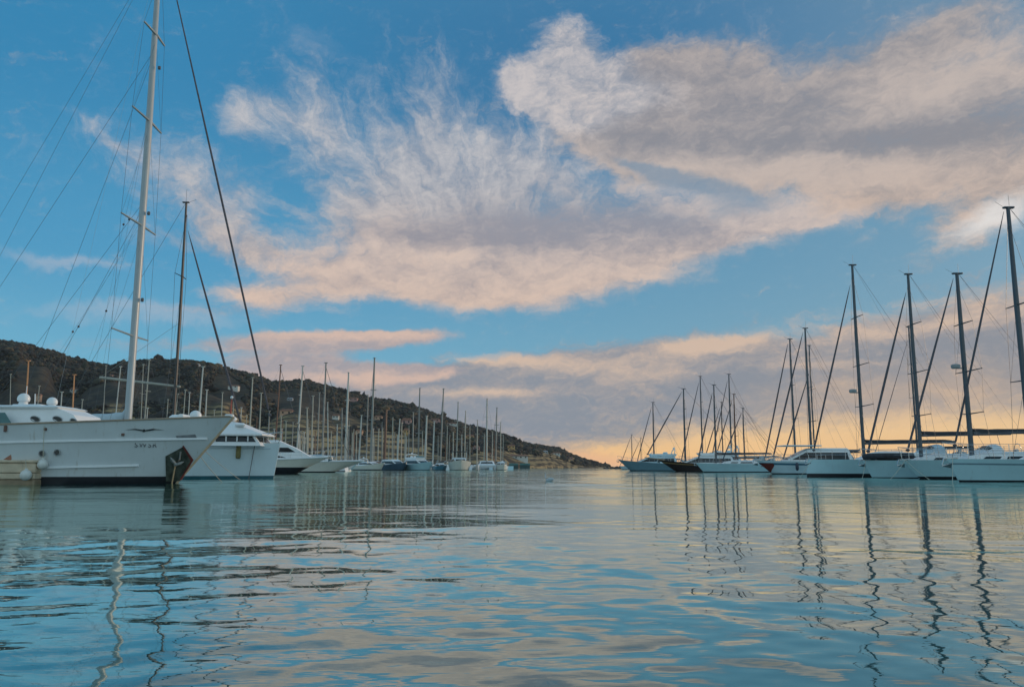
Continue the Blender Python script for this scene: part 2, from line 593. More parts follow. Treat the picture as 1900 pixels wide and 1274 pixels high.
# ------------------------------------------------------------------ hills across the bay
RIDGE = [(-700, 560), (-300, 600), (0, 634), (30, 636), (60, 648), (100, 655), (130, 665), (170, 675), (200, 681), (235, 673), (290, 668), (350, 671), (385, 676), (420, 686), (470, 697),
         (500, 709), (520, 713), (555, 707), (590, 714), (620, 722), (660, 733), (690, 741), (720, 744), (760, 753), (800, 767), (840, 781), (880, 794), (915, 803), (935, 808),
         (970, 823), (1000, 828), (1035, 832), (1060, 845), (1090, 855), (1120, 863), (1140, 866)]


def ridge_y(px):
    xs, ys = zip(*RIDGE)
    return np.interp(px, xs, ys)


def dist_shore(px):
    return np.interp(px, [-700, 0, 500, 900, 1000, 1140], [420, 420, 430, 520, 760, 1500])


def dist_ridge(px):
    return np.interp(px, [-700, 0, 300, 600, 900, 1000, 1140], [900, 900, 980, 1060, 1200, 1300, 1600])


def vnoise(x, y, seed=0):
    """value noise for numpy arrays"""
    def h(i, j):
        n = (i * 374761393 + j * 668265263 + seed * 1442695) & 0x7fffffff
        n = ((n ^ (n >> 13)) * 1274126177) & 0x7fffffff
        return ((n ^ (n >> 16)) & 0xffff) / 65535.0
    xi, yi = np.floor(x).astype(np.int64), np.floor(y).astype(np.int64)
    fx, fy = x - xi, y - yi
    fx, fy = fx * fx * (3 - 2 * fx), fy * fy * (3 - 2 * fy)
    return (h(xi, yi) * (1 - fx) + h(xi + 1, yi) * fx) * (1 - fy) + (h(xi, yi + 1) * (1 - fx) + h(xi + 1, yi + 1) * fx) * fy


def hill_point(px, t):
    """t = 0 at the shore, 1 on the ridge, up to 1.5 behind it"""
    ds, dr_ = dist_shore(px), dist_ridge(px)
    Y = ds + (dr_ - ds) * t
    tanx = (px - 950.0) / FPX / math.cos(PITCH)
    X = tanx * Y * 0.995
    Hr = CAM_H + dr_ * (866.5 - ridge_y(px)) / FPX
    prof = np.where(t <= 1, np.clip(t, 0, 1) ** 0.85, 1 - (t - 1) * 1.4)
    nz = (vnoise(px / 70.0, t * 4, 3) - .5) * .16 + (vnoise(px / 28.0, t * 9, 5) - .5) * .07
    env = np.clip(t, 0, 1) * np.clip(1.0 - t, 0, 1) * 4
    Z = Hr * (prof + nz * env) + 1.2 * np.clip(t * 40, 0, 1) - 1.0 - 6 * np.clip(-t, 0, 1)
    return X, Y, Z


def hill_material():
    m = bpy.data.materials.new('hill_scrub')
    m.use_nodes = True
    nt = m.node_tree
    b = nt.nodes['Principled BSDF']
    q = G(nt)
    pos = nt.nodes.new('ShaderNodeNewGeometry').outputs['Position']
    X, Y, Z = q.sep(pos)
    n1 = q.noise(pos, 0.012, 5, 0.6)
    n2 = q.noise(pos, 0.09, 5, 0.65)
    scrub = q.mix(q.step(n2, .35, .7), (0.044, 0.038, 0.034), (0.092, 0.074, 0.052))
    # terraced fields: level dry-stone steps with ochre grass between
    zz = q.add(q.mad(q.sub(n1, 0.5), 22.0, Z), q.mul(n2, 3.0))
    band = q.m('FRACT', q.mul(zz, 0.21))
    terr = q.mix(q.step(band, .30, .55), (0.075, 0.062, 0.048), q.mix(n2, (0.46, 0.31, 0.16), (0.27, 0.21, 0.11)))
    patch = q.mul(q.step(q.add(n1, q.step(Z, 85, 20, -.25, .12)), .47, .62), q.step(n2, .34, .52))
    nt.links.new(q.mix(patch, scrub, terr), b.inputs['Base Color'])
    b.inputs['Roughness'].default_value = 0.95
    b.inputs['Specular IOR Level'].default_value = 0.1
    bp = nt.nodes.new('ShaderNodeBump')
    bp.inputs['Distance'].default_value = 3.0
    bp.inputs['Strength'].default_value = 0.8
    nt.links.new(n2, bp.inputs['Height'])
    nt.links.new(bp.outputs[0], b.inputs['Normal'])
    return m


def make_hills():
    px = np.linspace(-700, 1140, 460)
    t = np.concatenate([[-0.06], np.linspace(0, 1, 60), np.linspace(1, 1.6, 12)[1:]])
    T, P = np.meshgrid(t, px, indexing='ij')
    X, Y, Z = hill_point(P, T)
    V = np.stack([X, Y, Z], -1).reshape(-1, 3)
    n0, n1 = X.shape
    i, j = np.meshgrid(np.arange(n0 - 1), np.arange(n1 - 1), indexing='ij')
    b = i * n1 + j
    F = np.stack([b, b + 1, b + n1 + 1, b + n1], -1).reshape(-1, 4)
    tag(big_mesh('hills', V, F, hill_material()), kind='structure')


make_hills()


# px, py of the roof, width, height in px, wall, label
HOUSES = [(528, 764, 20, 9, 'peach', 'wide peach house on the slope under the saddle of the ridge'), (753, 781, 15, 9, 'pink', 'pink house on the hill among the middle masts'), (753, 799, 9, 8, 'ochre', 'ochre house just below the pink one'),
          (872, 810, 12, 7, 'ochre', 'ochre house low on the hill above the black topped cruiser'), (949, 828, 11, 6, 'ochre', 'orange house alone near the tip of the hill'), (962, 847, 30, 7, 'white', 'long pale building low on the headland'),
          (1031, 841, 14, 4, 'white', 'pale house halfway out on the headland'), (1058, 849, 8, 4, 'pink', 'small pinkish house near the headland tip'), (125, 723, 10, 6, 'white', 'white house on the terraces at the left'),
          (190, 698, 12, 5, 'white', 'white house high on the slope left of the tallest mast'), (352, 677, 12, 4, 'grey', 'grey house on the ridge right of the dark mast'), (426, 717, 16, 5, 'white', 'white row house high above the plumb bowed yacht'),
          (455, 700, 8, 4, 'grey', 'small grey house near the ridge at the long stay'), (652, 740, 14, 5, 'pink', 'pinkish house on the ridge beside a tall mast'), (533, 740, 9, 4, 'grey', 'grey house high above the peach house'),
          (838, 786, 16, 4, 'white', 'white house on the falling ridge line'), (806, 779, 16, 5, 'pink', 'pinkish house on the upper right slope'), (3, 688, 8, 5, 'white', 'white house at the left edge of the hill'),
          (912, 843, 9, 6, 'peach', 'peach house behind the catamaran'), (1012, 838, 8, 4, 'grey', 'grey house on the headland slope'), (700, 774, 12, 6, 'peach', 'peach house behind the tall grey mast'), (884, 830, 10, 6, 'pink', 'pink house low behind the hardtop cruiser'),
          (60, 733, 8, 5, 'peach', 'peach house on the terraces beside the orange mast'), (620, 772, 10, 6, 'white', 'white house mid slope among the masts'), (665, 800, 11, 6, 'peach', 'peach house low on the slope behind the masts')]


def make_woodland():
    """scrub and pines that cover the far hills as one mass"""
    rng = np.random.default_rng(5)
    bm = bmesh.new()
    bmesh.ops.create_icosphere(bm, subdivisions=1, radius=1.0)
    bv = np.array([v.co[:] for v in bm.verts])
    bf = np.array([[v.index for v in f.verts] for f in bm.faces])
    bm.free()
    N = 52000
    near_house = [(h[0], h[1], h[2]) for h in HOUSES]
    px = rng.uniform(-150, 1128, N)
    t = rng.uniform(0.0, 1.02, N) ** 0.75
    ridge = rng.random(N) < 0.22
    t = np.where(ridge, rng.uniform(0.95, 1.03, N), t)
    dens = vnoise(px / 60.0, t * 5, 9)
    keep = (dens > 0.70 - 0.50 * np.clip(t * 1.35, 0, 1)) | (t > 0.80) | ridge
    X, Y, Z = hill_point(px, t)
    py = 866.5 - (Z - CAM_H) / Y * FPX
    for hx_, hy_, hw_ in near_house:
        keep &= ~((np.abs(px - hx_) < hw_ * .75) & (py > hy_ - 1) & (py < hy_ + 9))
    px, t, X, Y, Z = px[keep], t[keep], X[keep], Y[keep], Z[keep]
    n = len(px)
    s = rng.gamma(4.0, 0.20, n) + 0.4
    s = np.where(rng.random(n) < 0.05, s * 1.9, s)
    s = np.minimum(s, 1.2 + 0.0045 * Y)
    nb = len(bv)
    V = np.zeros((n, nb, 3))
    jit = 1 + rng.normal(0, 0.30, (n, nb, 1))
    V[:] = bv[None] * jit
    V *= np.stack([s * rng.uniform(.9, 1.5, n), s * rng.uniform(.9, 1.4, n), s * rng.uniform(.7, 1.15, n)], -1)[:, None, :]
    V += np.stack([X, Y, Z + s * 0.35], -1)[:, None, :]
    F = (bf[None] + (np.arange(n) * nb)[:, None, None]).reshape(-1, 3)
    m1 = mat('scrub_dark', (0.034, 0.030, 0.027), 0.95, var=0.4, scale=0.05)
    m2 = mat('scrub_olive', (0.052, 0.049, 0.033), 0.95, var=0.4, scale=0.05)
    m3 = mat('scrub_dry', (0.13, 0.085, 0.048), 0.95, var=0.4, scale=0.05)
    kind = rng.choice(3, n, p=[.6, .29, .11])
    o = big_mesh('woodland', V.reshape(-1, 3), F, [m1, m2, m3], np.repeat(kind, len(bf)), smooth=False)
    tag(o, 'dark scrub and trees covering the hills across the bay', 'woodland', kind='stuff')


make_woodland()
# ------------------------------------------------------------------ boat building
M_WHITE = mat('gelcoat_white', (0.80, 0.81, 0.81), 0.30, var=0.05, scale=1.2, streak=((0.50, 0.47, 0.40), 0.35))
M_CREAM = mat('gelcoat_cream', (0.76, 0.73, 0.64), 0.32, var=0.05, scale=1.2, streak=((0.45, 0.38, 0.28), 0.35))
M_GREYHULL = mat('paint_pale_grey', (0.60, 0.63, 0.635), 0.32, var=0.07, scale=0.8, streak=((0.38, 0.33, 0.26), 0.6))
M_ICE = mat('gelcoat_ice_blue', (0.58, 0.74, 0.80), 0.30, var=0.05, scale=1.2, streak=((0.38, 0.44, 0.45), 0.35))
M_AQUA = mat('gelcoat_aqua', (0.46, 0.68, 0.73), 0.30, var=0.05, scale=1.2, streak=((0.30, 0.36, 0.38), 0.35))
M_NAVY = mat('paint_navy', (0.018, 0.030, 0.060), 0.28, var=0.15, scale=1.5)
M_BLACK = mat('antifouling_black', (0.012, 0.013, 0.018), 0.5, var=0.3, scale=2.0)
M_TEALBOOT = mat('antifouling_teal', (0.02, 0.11, 0.14), 0.5, var=0.2, scale=2.0)
M_RED = mat('oxide_red', (0.16, 0.030, 0.022), 0.55, var=0.25, scale=2.0)
M_DECK = mat('deck_nonskid', (0.55, 0.55, 0.52), 0.7, var=0.10, scale=3.0)
M_TEAK = mat('weathered_teak', (0.30, 0.22, 0.14), 0.7, var=0.25, scale=3.0, stretch=(1, 8, 1))
M_GLASS = mat('dark_glass', (0.012, 0.018, 0.022), 0.08, var=0.1, scale=2.0)
M_ALU = mat('mast_alloy', (0.095, 0.105, 0.12), 0.45, 0.3, var=0.08, scale=1.0)
M_MASTG = mat('mast_grey', (0.27, 0.27, 0.25), 0.5, var=0.1, scale=1.0)
M_MASTW = mat('mast_white', (0.40, 0.44, 0.46), 0.35, var=0.06, scale=1.0)
M_MASTD = mat('mast_dark', (0.05, 0.048, 0.050), 0.45, var=0.15, scale=1.0)
M_MASTB = mat('mast_brown', (0.16, 0.075, 0.050), 0.5, var=0.2, scale=1.5)
M_MASTO = mat('mast_wood_sun_tint', (0.62, 0.27, 0.11), 0.4, var=0.15, scale=1.5)  # wooden masts, with warm sunlight painted into the orange
M_MASTP = mat('mast_pale', (0.40, 0.38, 0.32), 0.45, var=0.10, scale=1.0)
M_WIRE = mat('rigging_wire', (0.12, 0.12, 0.13), 0.45, 0.5, var=0.1)
M_STEEL = mat('stainless_steel', (0.55, 0.56, 0.57), 0.25, 0.9, var=0.08)
M_COVER = mat('canvas_dark', (0.045, 0.048, 0.058), 0.9, var=0.3, scale=5.0, bump=0.4)
M_COVERB = mat('canvas_pale_blue', (0.46, 0.56, 0.62), 0.9, var=0.1, scale=5.0, bump=0.4)
M_COVERG = mat('canvas_grey', (0.33, 0.35, 0.36), 0.9, var=0.15, scale=5.0, bump=0.4)
M_SAIL = mat('rolled_sail', (0.10, 0.095, 0.11), 0.85, var=0.3, scale=4.0, bump=0.3)
M_SAILW = mat('rolled_sail_pale', (0.55, 0.55, 0.53), 0.85, var=0.15, scale=4.0, bump=0.3)
M_RUBBER = mat('fender_white', (0.66, 0.66, 0.62), 0.5, var=0.10, scale=4.0, streak=((0.35, 0.32, 0.26), 0.5))
M_ROPE = mat('rope_pale', (0.50, 0.47, 0.38), 0.9, var=0.15)
M_OLIVE = mat('canvas_olive', (0.20, 0.17, 0.07), 0.9, var=0.2, scale=4.0)


def lerp(a, b, t):
    return a + (b - a) * t


class Hull:
    """x forward, y to port, z up, waterline at z = 0, midships at x = 0"""
    def __init__(s, L, B, fb, rake=1.2, srake=0.3, stern=0.75, fine=1.0, wl=0.86, D=0.5, boot=0.12, smax=0.42, stripes=()):
        s.L, s.B, s.fb, s.rake, s.srake, s.stern, s.fine, s.wl, s.D, s.boot, s.smax = L, B, fb, rake, srake, stern, fine, wl, D, boot, smax
        s.stripes = stripes

    def zd(s, t):
        a, b, c = s.fb
        return a * (1 - t) * (1 - 2 * t) + 4 * b * t * (1 - t) + c * t * (2 * t - 1)

    def plan(s, t, pe):
        if t < s.smax:
            return s.stern + (1 - s.stern) * math.sin(math.pi / 2 * t / s.smax)
        u = (t - s.smax) / (1 - s.smax)
        return max(1 - u ** pe, 0.0) ** 0.92

    def pt(s, t, z, side=1, out=0.0):
        zd = s.zd(t)
        x = -s.L / 2 + t * s.L
        q = 1 - z / zd
        x += -s.rake * t ** 5 * q + s.srake * (1 - t) ** 5 * q
        bd = s.B / 2 * s.plan(t, 2.3 / s.fine) + 0.02
        bw = s.B / 2 * s.wl * s.plan(t, 1.7 / s.fine) + 0.02
        if z >= 0:
            v = min(z / zd, 1.2)
            y = bw + (bd - bw) * v ** 1.2
        else:
            y = bw * max(1 - (z / s.D) ** 2 * 0.8, 0.05)
        return Vector((x, side * (y + out), z))

    def solve(s, x, z):
        lo, hi = 0.0, 1.0
        for _ in range(40):
            m_ = (lo + hi) / 2
            if s.pt(m_, z).x < x:
                lo = m_
            else:
                hi = m_
        return (lo + hi) / 2

    def side_at(s, x, z, side=1, out=0.0):
        return s.pt(s.solve(x, z), z, side, out)

    def levels(s, t):
        zd = s.zd(t)
        top = [s.boot + (zd - s.boot) * f for f in s.fr]
        return [-s.D, -s.D * .5, -0.03, s.boot] + top

    def build(s, parent, mats, name='hull', ns=30):
        """mats: topside, boot stripe, deck, stripe"""
        s.fr = [0.12, 0.25, 0.4, 0.55, 0.7, 0.85, 1.0]
        for a, b in s.stripes:
            s.fr += [a, b]
        s.fr = sorted(set(s.fr))
        mb = MB()
        ts = [1 - (1 - i / ns) ** 1.25 for i in range(ns + 1)]
        nl = len(s.levels(0.5))
        for side in (1, -1):
            rows = []
            for t in ts:
                rows.append([s.pt(t, z, side) for z in s.levels(t)])
            verts = [p for r in rows for p in r]
            faces, mi = [], []
            for i in range(ns):
                for j in range(nl - 1):
                    a = i * nl + j
                    f = (a, a + nl, a + nl + 1, a + 1)
                    faces.append(f if side < 0 else tuple(reversed(f)))
                    k = 0
                    if j < 3:
                        k = 1
                    else:
                        f0 = ([0.0] + s.fr)[j - 3]
                        f1 = s.fr[j - 3]
                        for sa, sb in s.stripes:
                            if f0 >= sa - 1e-6 and f1 <= sb + 1e-6:
                                k = 3
                    mi.append(k)
            k0 = len(mb.v)
            mb.v += [tuple(p) for p in verts]
            mb.f += [tuple(i + k0 for i in f) for f in faces]
            mb.mi += mi
        # deck (slightly below the edge) and transom
        n1 = ns + 1
        dv, df = [], []
        for t in ts:
            z = s.zd(t) - 0.05
            p = s.pt(t, z, 1)
            dv += [(p.x, p.y - .01, z), (p.x, 0, z + 0.04 * s.B / 3), (p.x, -p.y + .01, z)]
        for i in range(ns):
            for j in range(2):
                a = i * 3 + j
                df.append((a, a + 3, a + 4, a + 1))
        mb.add(dv, df, 2)
        tv = [s.pt(0, z, 1) for z in s.levels(0)] + [s.pt(0, z, -1) for z in reversed(s.levels(0))]
        mb.add(tv, [tuple(range(len(tv)))], 0)
        bv = [s.pt(1, z, 1) for z in s.levels(1)] + [s.pt(1, z, -1) for z in reversed(s.levels(1))]
        mb.add(bv, [tuple(range(len(bv)))], 0)
        return mb.build(name, mats, parent)


def house(levels, n=5, power=4.0):
    """rings of a deckhouse: levels are (z, x_back, x_front, half_back, half_front)"""
    rings = []
    for z, x0, x1, h0, h1 in levels:
        r = []
        xs = [x0 + (x1 - x0) * k / n for k in range(n + 1)]
        for k, x in enumerate(xs):
            r.append((x, -lerp(h0, h1, k / n), z))
        rings.append(r[:1] + r + r[-1:] + [(x, -y, zz) for x, y, zz in reversed(r)][:0] + [(r[-1][0], 0, z)] + [(p[0], -p[1], z) for p in reversed(r)] + [(r[0][0], 0, z)])
    return rings


def deckhouse(parent, name, levels, m, roof_crown=0.06):
    mb = MB()
    lv = list(levels)
    z, x0, x1, h0, h1 = lv[-1]
    lv.append((z + roof_crown, x0 + .12, x1 - .18, h0 * .88, h1 * .82))
    mb.loft(house(lv), 0, False, True)
    return mb.build(name, m, parent, angle=28)


def window_band(parent, levels, z0, z1, a, b, out=0.012, sides=(1, -1), front=True, name='window', m=None):
    """glass set on the faces of a deckhouse between heights z0..z1 and along fractions a..b"""
    def lv(z):
        for p, q in zip(levels[:-1], levels[1:]):
            if p[0] <= z <= q[0]:
                t = (z - p[0]) / (q[0] - p[0])
                return [lerp(p[i], q[i], t) for i in range(5)]
        return list(levels[-1])
    last = None
    for sd in sides:
        mb = MB()
        v = []
        for z in (z0, z1):
            _, x0, x1, h0, h1 = lv(z)
            for k in range(7):
                u = a + (b - a) * k / 6
                v.append((lerp(x0, x1, u), sd * (lerp(h0, h1, u) + out), z))
        mb.add(v, [(k, k + 1, k + 8, k + 7) for k in range(6)])
        last = mb.build(name, m or M_GLASS, parent, smooth=False)
    if front:
        mb = MB()
        v = []
        for z in (z0, z1):
            _, x0, x1, h0, h1 = lv(z)
            for k in range(7):
                u = -0.86 + 1.72 * k / 6
                v.append((x1 + out, u * h1, z))
        mb.add(v, [(k, k + 1, k + 8, k + 7) for k in range(6)])
        last = mb.build('windscreen', m or M_GLASS, parent, smooth=False)
    return last


def rails(parent, hull, t0, t1, h=0.6, n=7, r=0.012, name='guard_rail', side=(1, -1), bow=True):
    """stanchions and wires of one boat"""
    mb = MB()
    for sd in side:
        top, mid = [], []
        for i in range(n + 1):
            t = lerp(t0, t1, i / n)
            p = hull.pt(t, hull.zd(t), sd, -0.05)
            mb.tube([p, p + Vector((0, 0, h))], r * 1.2, 5)
            top.append(p + Vector((0, 0, h)))
            mid.append(p + Vector((0, 0, h * .52)))
        mb.tube(top, r * .8, 5)
        mb.tube(mid, r * .6, 4)
    if bow:
        a = hull.pt(t1, hull.zd(t1), 1, -0.05) + Vector((0, 0, h))
        b = hull.pt(t1, hull.zd(t1), -1, -0.05) + Vector((0, 0, h))
        tip = hull.pt(1, hull.zd(1), 1) + Vector((0.1, 0, h + .05))
        tip.y = 0
        mb.tube([a, lerp(a, tip, .7) + Vector((0, .05, 0)), tip, lerp(b, tip, .7) + Vector((0, -.05, 0)), b], r * 1.3, 5)
        q = hull.pt(1, hull.zd(1), 1)
        mb.tube([tip, (q.x - .1, 0, q.z)], r * 1.2, 5)
    return mb.build(name, M_STEEL, parent)


def rig(parent, mx, z0, z1, r, m, bow=None, stern=None, beam=1.5, zdk=1.0, spreaders=((.38, .95), (.70, .75)), sail=M_SAIL, sail_r=0.06, stay_top=0.97,
        sweep=-0.18, boom=None, cover=None, cover_r=0.105, wire=0.009, head=True, simple=False, boom_rise=0.1, nseg=8, radome=None):
    """mast with its spreaders, shrouds, stays, boom; x forward"""
    H = z1 - z0
    mb = MB()
    mb.tube([(mx, 0, z0), (mx - .002 * H, 0, z0 + H * .6), (mx - .006 * H, 0, z1)], [r, r * .95, r * .68], nseg, sx=0.75)
    if head:
        mb.box((mx - .006 * H - r * .2, 0, z1 + .02), (r * 3.6, r * 1.3, .08), bev=.02)
        if not simple:
            mb.tube([(mx - r, 0, z1), (mx - r, 0, z1 + .055 * H)], wire * .8, 4)
            mb.tube([(mx + r, 0, z1 + .05), (mx + r * 4, .1, z1 + .25)], wire * .8, 4)
    mast = mb.build('mast', m, parent)
    for k, (f, w) in enumerate(spreaders):
        sb = MB()
        zz = z0 + H * f
        for sd in (1, -1):
            sb.tube([(mx, 0, zz), (mx + sweep * w, sd * w, zz + .05 * w)], [r * .42, r * .26], 5, sx=.6)
        sb.build('spreader', m, mast)
    if radome:
        rd = MB()
        zr_ = z0 + H * radome
        rd.tube([(mx + r * .8, 0, zr_ - .05), (mx + r + .30, 0, zr_ - .05)], .04, 5)
        rd.tube([(mx + r + .30, 0, zr_ - .06), (mx + r + .30, 0, zr_ + .02), (mx + r + .30, 0, zr_ + .14), (mx + r + .30, 0, zr_ + .18)], [.20, .24, .23, .12], 12)
        rd.build('radar', M_COVERG, mast)
    if not simple:
        sh = MB()
        for sd in (1, -1):
            pts = [Vector((mx - .25, sd * beam, zdk))]
            for f, w in spreaders:
                pts.append(Vector((mx + sweep * w, sd * w, z0 + H * f + .05 * w)))
            pts.append(Vector((mx, 0, z0 + H * .95)))
            sh.tube(pts, wire, 4)
            sh.tube([(mx - .15, sd * beam * .95, zdk), (mx, 0, z0 + H * (spreaders[0][0] - .02))], wire * .8, 4)
            for (f, w), (f2, w2) in zip(spreaders[:-1], spreaders[1:]):
                sh.tube([(mx + sweep * w, sd * w, z0 + H * f), (mx, 0, z0 + H * (f2 - .01))], wire * .7, 4)
        sh.build('shroud', M_WIRE, parent)
    if bow is not None:
        a, b = Vector(bow), Vector((mx + r, 0, z0 + H * stay_top))
        fs = MB()
        fs.tube([a, lerp(a, b, .06), lerp(a, b, .065), lerp(a, b, .5), lerp(a, b, .93), b], [wire, wire * 1.2, sail_r * .9, sail_r, sail_r * .55, wire], 6)
        fs.ball(lerp(a, b, .05), sail_r * 1.7, seg=8, ring=5, sz=.7)
        fs.build('furled_headsail', sail, parent)
    if stern is not None:
        bs = MB()
        for st in (stern if isinstance(stern, list) else [stern]):
            bs.tube([(mx - r, 0, z1), st], wire, 4)
        bs.build('backstay', M_WIRE, parent)
    if boom:
        bl, bz = boom
        bb = MB()
        bb.tube([(mx - r, 0, bz), (mx - bl, 0, bz + boom_rise)], r * .62, 7)
        if not simple:
            bb.tube([(mx - bl, 0, bz + boom_rise), (mx - r, 0, z1)], wire * .6, 4)
            bb.tube([(mx - bl * .85, 0, bz + boom_rise), (mx - bl * .9, 0, zdk + .2)], wire * 2, 4)
        bo = bb.build('boom', m, parent)
        if cover is not None:
            cv = MB()
            rng = random.Random(int(abs(mx) * 977 + bl * 31))
            pts, rr = [], []
            for i in range(13):
                u = i / 12
                pts.append((mx - r - u * (bl * .97 - r), 0, bz + boom_rise * u + cover_r * (.62 + 1.3 * max(0, .10 - u) * 10 * .8)))
                rr.append(cover_r * (1.05 - .45 * u) * rng.uniform(.93, 1.07) * (1.0 if 0 < i < 12 else .5))
            pts.insert(0, (mx + r * .2, 0, bz + cover_r * 3.3))
            rr.insert(0, cover_r * .55)
            cv.tube(pts, rr, 9, sx=1.35)
            cv.build('sail_cover', cover, bo)
    return mast


def anchor_gear(parent, hull, k=1.0):
    mb = MB()
    t = hull.pt(1, hull.zd(1), 1)
    x, z = t.x, t.z + .02
    mb.tube([(x - .5 * k, 0, z + .02), (x + .12 * k, 0, z - .02), (x + .2 * k, 0, z - .28 * k)], .035 * k, 6)
    for sd in (1, -1):
        mb.add([(x + .22 * k, 0, z - .34 * k), (x - .12 * k, sd * .17 * k, z - .22 * k), (x - .18 * k, sd * .02, z - .42 * k), (x + .20 * k, 0, z - .30 * k)], [(0, 1, 2), (0, 2, 3), (1, 3, 2), (0, 3, 1)])
    return mb.build('anchor', M_STEEL, parent)


def sprayhood(parent, x, z, w, h, L, m, windows=True):
    mb = MB()
    rings = []
    for i, u in enumerate((0, .25, .6, 1.0)):
        hh = h * (0.05 + .95 * math.sin(u * math.pi / 2) ** .8)
        rings.append([(x - u * L, w * math.cos(k) * (.92 + .08 * u), z + hh * max(math.sin(k), 0) ** .75) for k in (math.pi * j / 10 for j in range(11))])
    mb.loft(rings, 0, closed=False)
    hood = mb.build('sprayhood', m, parent)
    if windows:
        wb = MB()
        i0, i1 = rings[1], rings[2]
        for a, b in ((2, 4), (4, 6), (6, 8)):
            wb = MB()
            q = [Vector(i0[a]), Vector(i0[b]), Vector(i1[b]), Vector(i1[a])]
            c = sum(q, Vector()) / 4
            q = [lerp(c, p, .82) + Vector((.02, 0, .025)) for p in q]
            wb.add(q, [(0, 1, 2, 3)])
            wb.build('window', M_GLASS, hood, smooth=False)
    return hood


def sailing_yacht(label, loc, rz, L=10.5, B=3.3, fb=(.95, .95, 1.05), mast_h=12.0, mast_x=1.6, hullm=None, boot=.12, stripes=(), rake=1.0, boom=True, cover=M_COVER, sail=M_SAIL,
                  sail_r=.065, mast_m=None, mast_r=.085, group=None, hood=M_COVERG, anchor=True, bimini=False, spr=((.30, 1.1), (.62, .9)), name='sailing_yacht', stay_top=.93, boom_z=None,
                  hullmats=None, wire=.009, srake=-.35, rail=True, bow_off=-.25, radome=None):
    root = empty(name, loc, rz)
    tag(root, label, 'sailing boat', group)
    h = Hull(L, B, fb, rake, srake, .72, boot=boot, stripes=stripes)
    hm = hullmats or [hullm or M_WHITE, M_BLACK, M_DECK, M_NAVY]
    ho = h.build(root, hm)
    zd = h.zd(.55)
    # coachroof
    lv = [(zd - .08, -L * .16, L * .24, B * .30, B * .14), (zd + .26, -L * .155, L * .18, B * .27, B * .13), (zd + .40, -L * .15, L * .10, B * .24, B * .16)]
    ch = deckhouse(root, 'coachroof', lv, M_WHITE)
    window_band(ch, lv, zd + .08, zd + .22, .18, .52, front=False)
    window_band(ch, lv, zd + .09, zd + .21, .60, .80, front=False)
    # cockpit coamings, wheel and stern
    for sd in (1, -1):
        cb = MB()
        cb.box((-L * .30, sd * B * .27, zd + .10), (L * .26, .16, .34), bev=.05)
        cb.build('cockpit_coaming', M_WHITE, root)
    wh = MB()
    wh.tube([(-L * .36 + .05 * math.cos(k), .42 * math.cos(k), zd + .62 + .42 * math.sin(k)) for k in (2 * math.pi * j / 16 for j in range(17))], .016, 5)
    wh.box((-L * .355, 0, zd + .35), (.18, .22, .75), bev=.04)
    wh.build('steering_wheel', M_STEEL, root)
    if hood is not None:
        sprayhood(root, -L * .125, zd + .38, B * .30, .62, L * .10, hood)
    if bimini:
        bm_ = MB()
        rings = []
        for u in (0, .33, .66, 1):
            rings.append([(-L * .27 - u * L * .16, B * .36 * math.cos(k), zd + 1.75 + .16 * math.sin(k) + .05 * math.sin(u * 3.14)) for k in (math.pi * j / 8 for j in range(9))])
        bm_.loft(rings, 0, closed=False)
        bo = bm_.build('bimini', hood or M_COVERG, root)
        fr = MB()
        for x in (-L * .28, -L * .42):
            for sd in (1, -1):
                fr.tube([(x, sd * B * .36, zd), (x, sd * B * .36, zd + 1.75)], .016, 5)
        fr.build('frame', M_STEEL, bo)
    if rail:
        rails(root, h, .03, .94, .62, 8)
    if anchor:
        anchor_gear(root, h)
    tip = h.pt(1, h.zd(1), 1)
    rig(root, mast_x, zd + .1, mast_h, mast_r, mast_m or M_ALU, (tip.x + bow_off, 0, tip.z + .02), (-L / 2 + .1, 0, h.zd(0)), B * .44, zd, spr, sail, sail_r, stay_top,
        boom=(mast_x + L * .33, boom_z if boom_z else zd + 1.15) if boom else None, cover=cover, wire=wire, radome=radome)
    return root, h, ho


def place_bow(root, hull, px, d, rz):
    """put a boat so that its stem head stands at pixel column px, at distance d"""
    X = xat(px, d)
    t = hull.pt(1, hull.zd(1), 1)
    root.location = (X - t.x * math.cos(rz), d - t.x * math.sin(rz), 0)
    root.rotation_euler = (0, 0, rz)


def fender(label, p, r, top, cyl=False, m=None, name='fender', group=None):
    """fender hanging from a lanyard"""
    mb = MB()
    if cyl:
        mb.tube([(0, 0, -r * 2.6), (0, 0, -r * 2.2), (0, 0, -r * 1.5), (0, 0, r * 1.5), (0, 0, r * 2.2), (0, 0, r * 2.6)], [r * .15, r * .7, r, r, r * .7, r * .15], 12)
    else:
        mb.ball((0, 0, 0), r, seg=20, ring=12, sz=1.0)
        mb.tube([(0, 0, r * .8), (0, 0, r * 1.25)], [r * .35, r * .2], 10)
    root = empty(name, p)
    tag(root, label, 'fender', group)
    mb.build('float', m or M_RUBBER, root)
    lb = MB()
    lb.tube([(0, 0, r), Vector(top) - Vector(p)], .012, 5)
    lb.build('lanyard', M_ROPE, root)
    return root


def mooring_line(label, a, b, sag=.3, r=.014, group=None, m=None, name='mooring_line'):
    a, b = Vector(a), Vector(b)
    mb = MB()
    pts = []
    for i in range(15):
        u = i / 14
        p = lerp(a, b, u)
        p.z -= sag * 4 * u * (1 - u)
        pts.append(p - a)
    mb.tube(pts, r, 5)
    o = mb.build(name, m or M_ROPE)
    o.location = a
    return tag(o, label, 'rope', group)
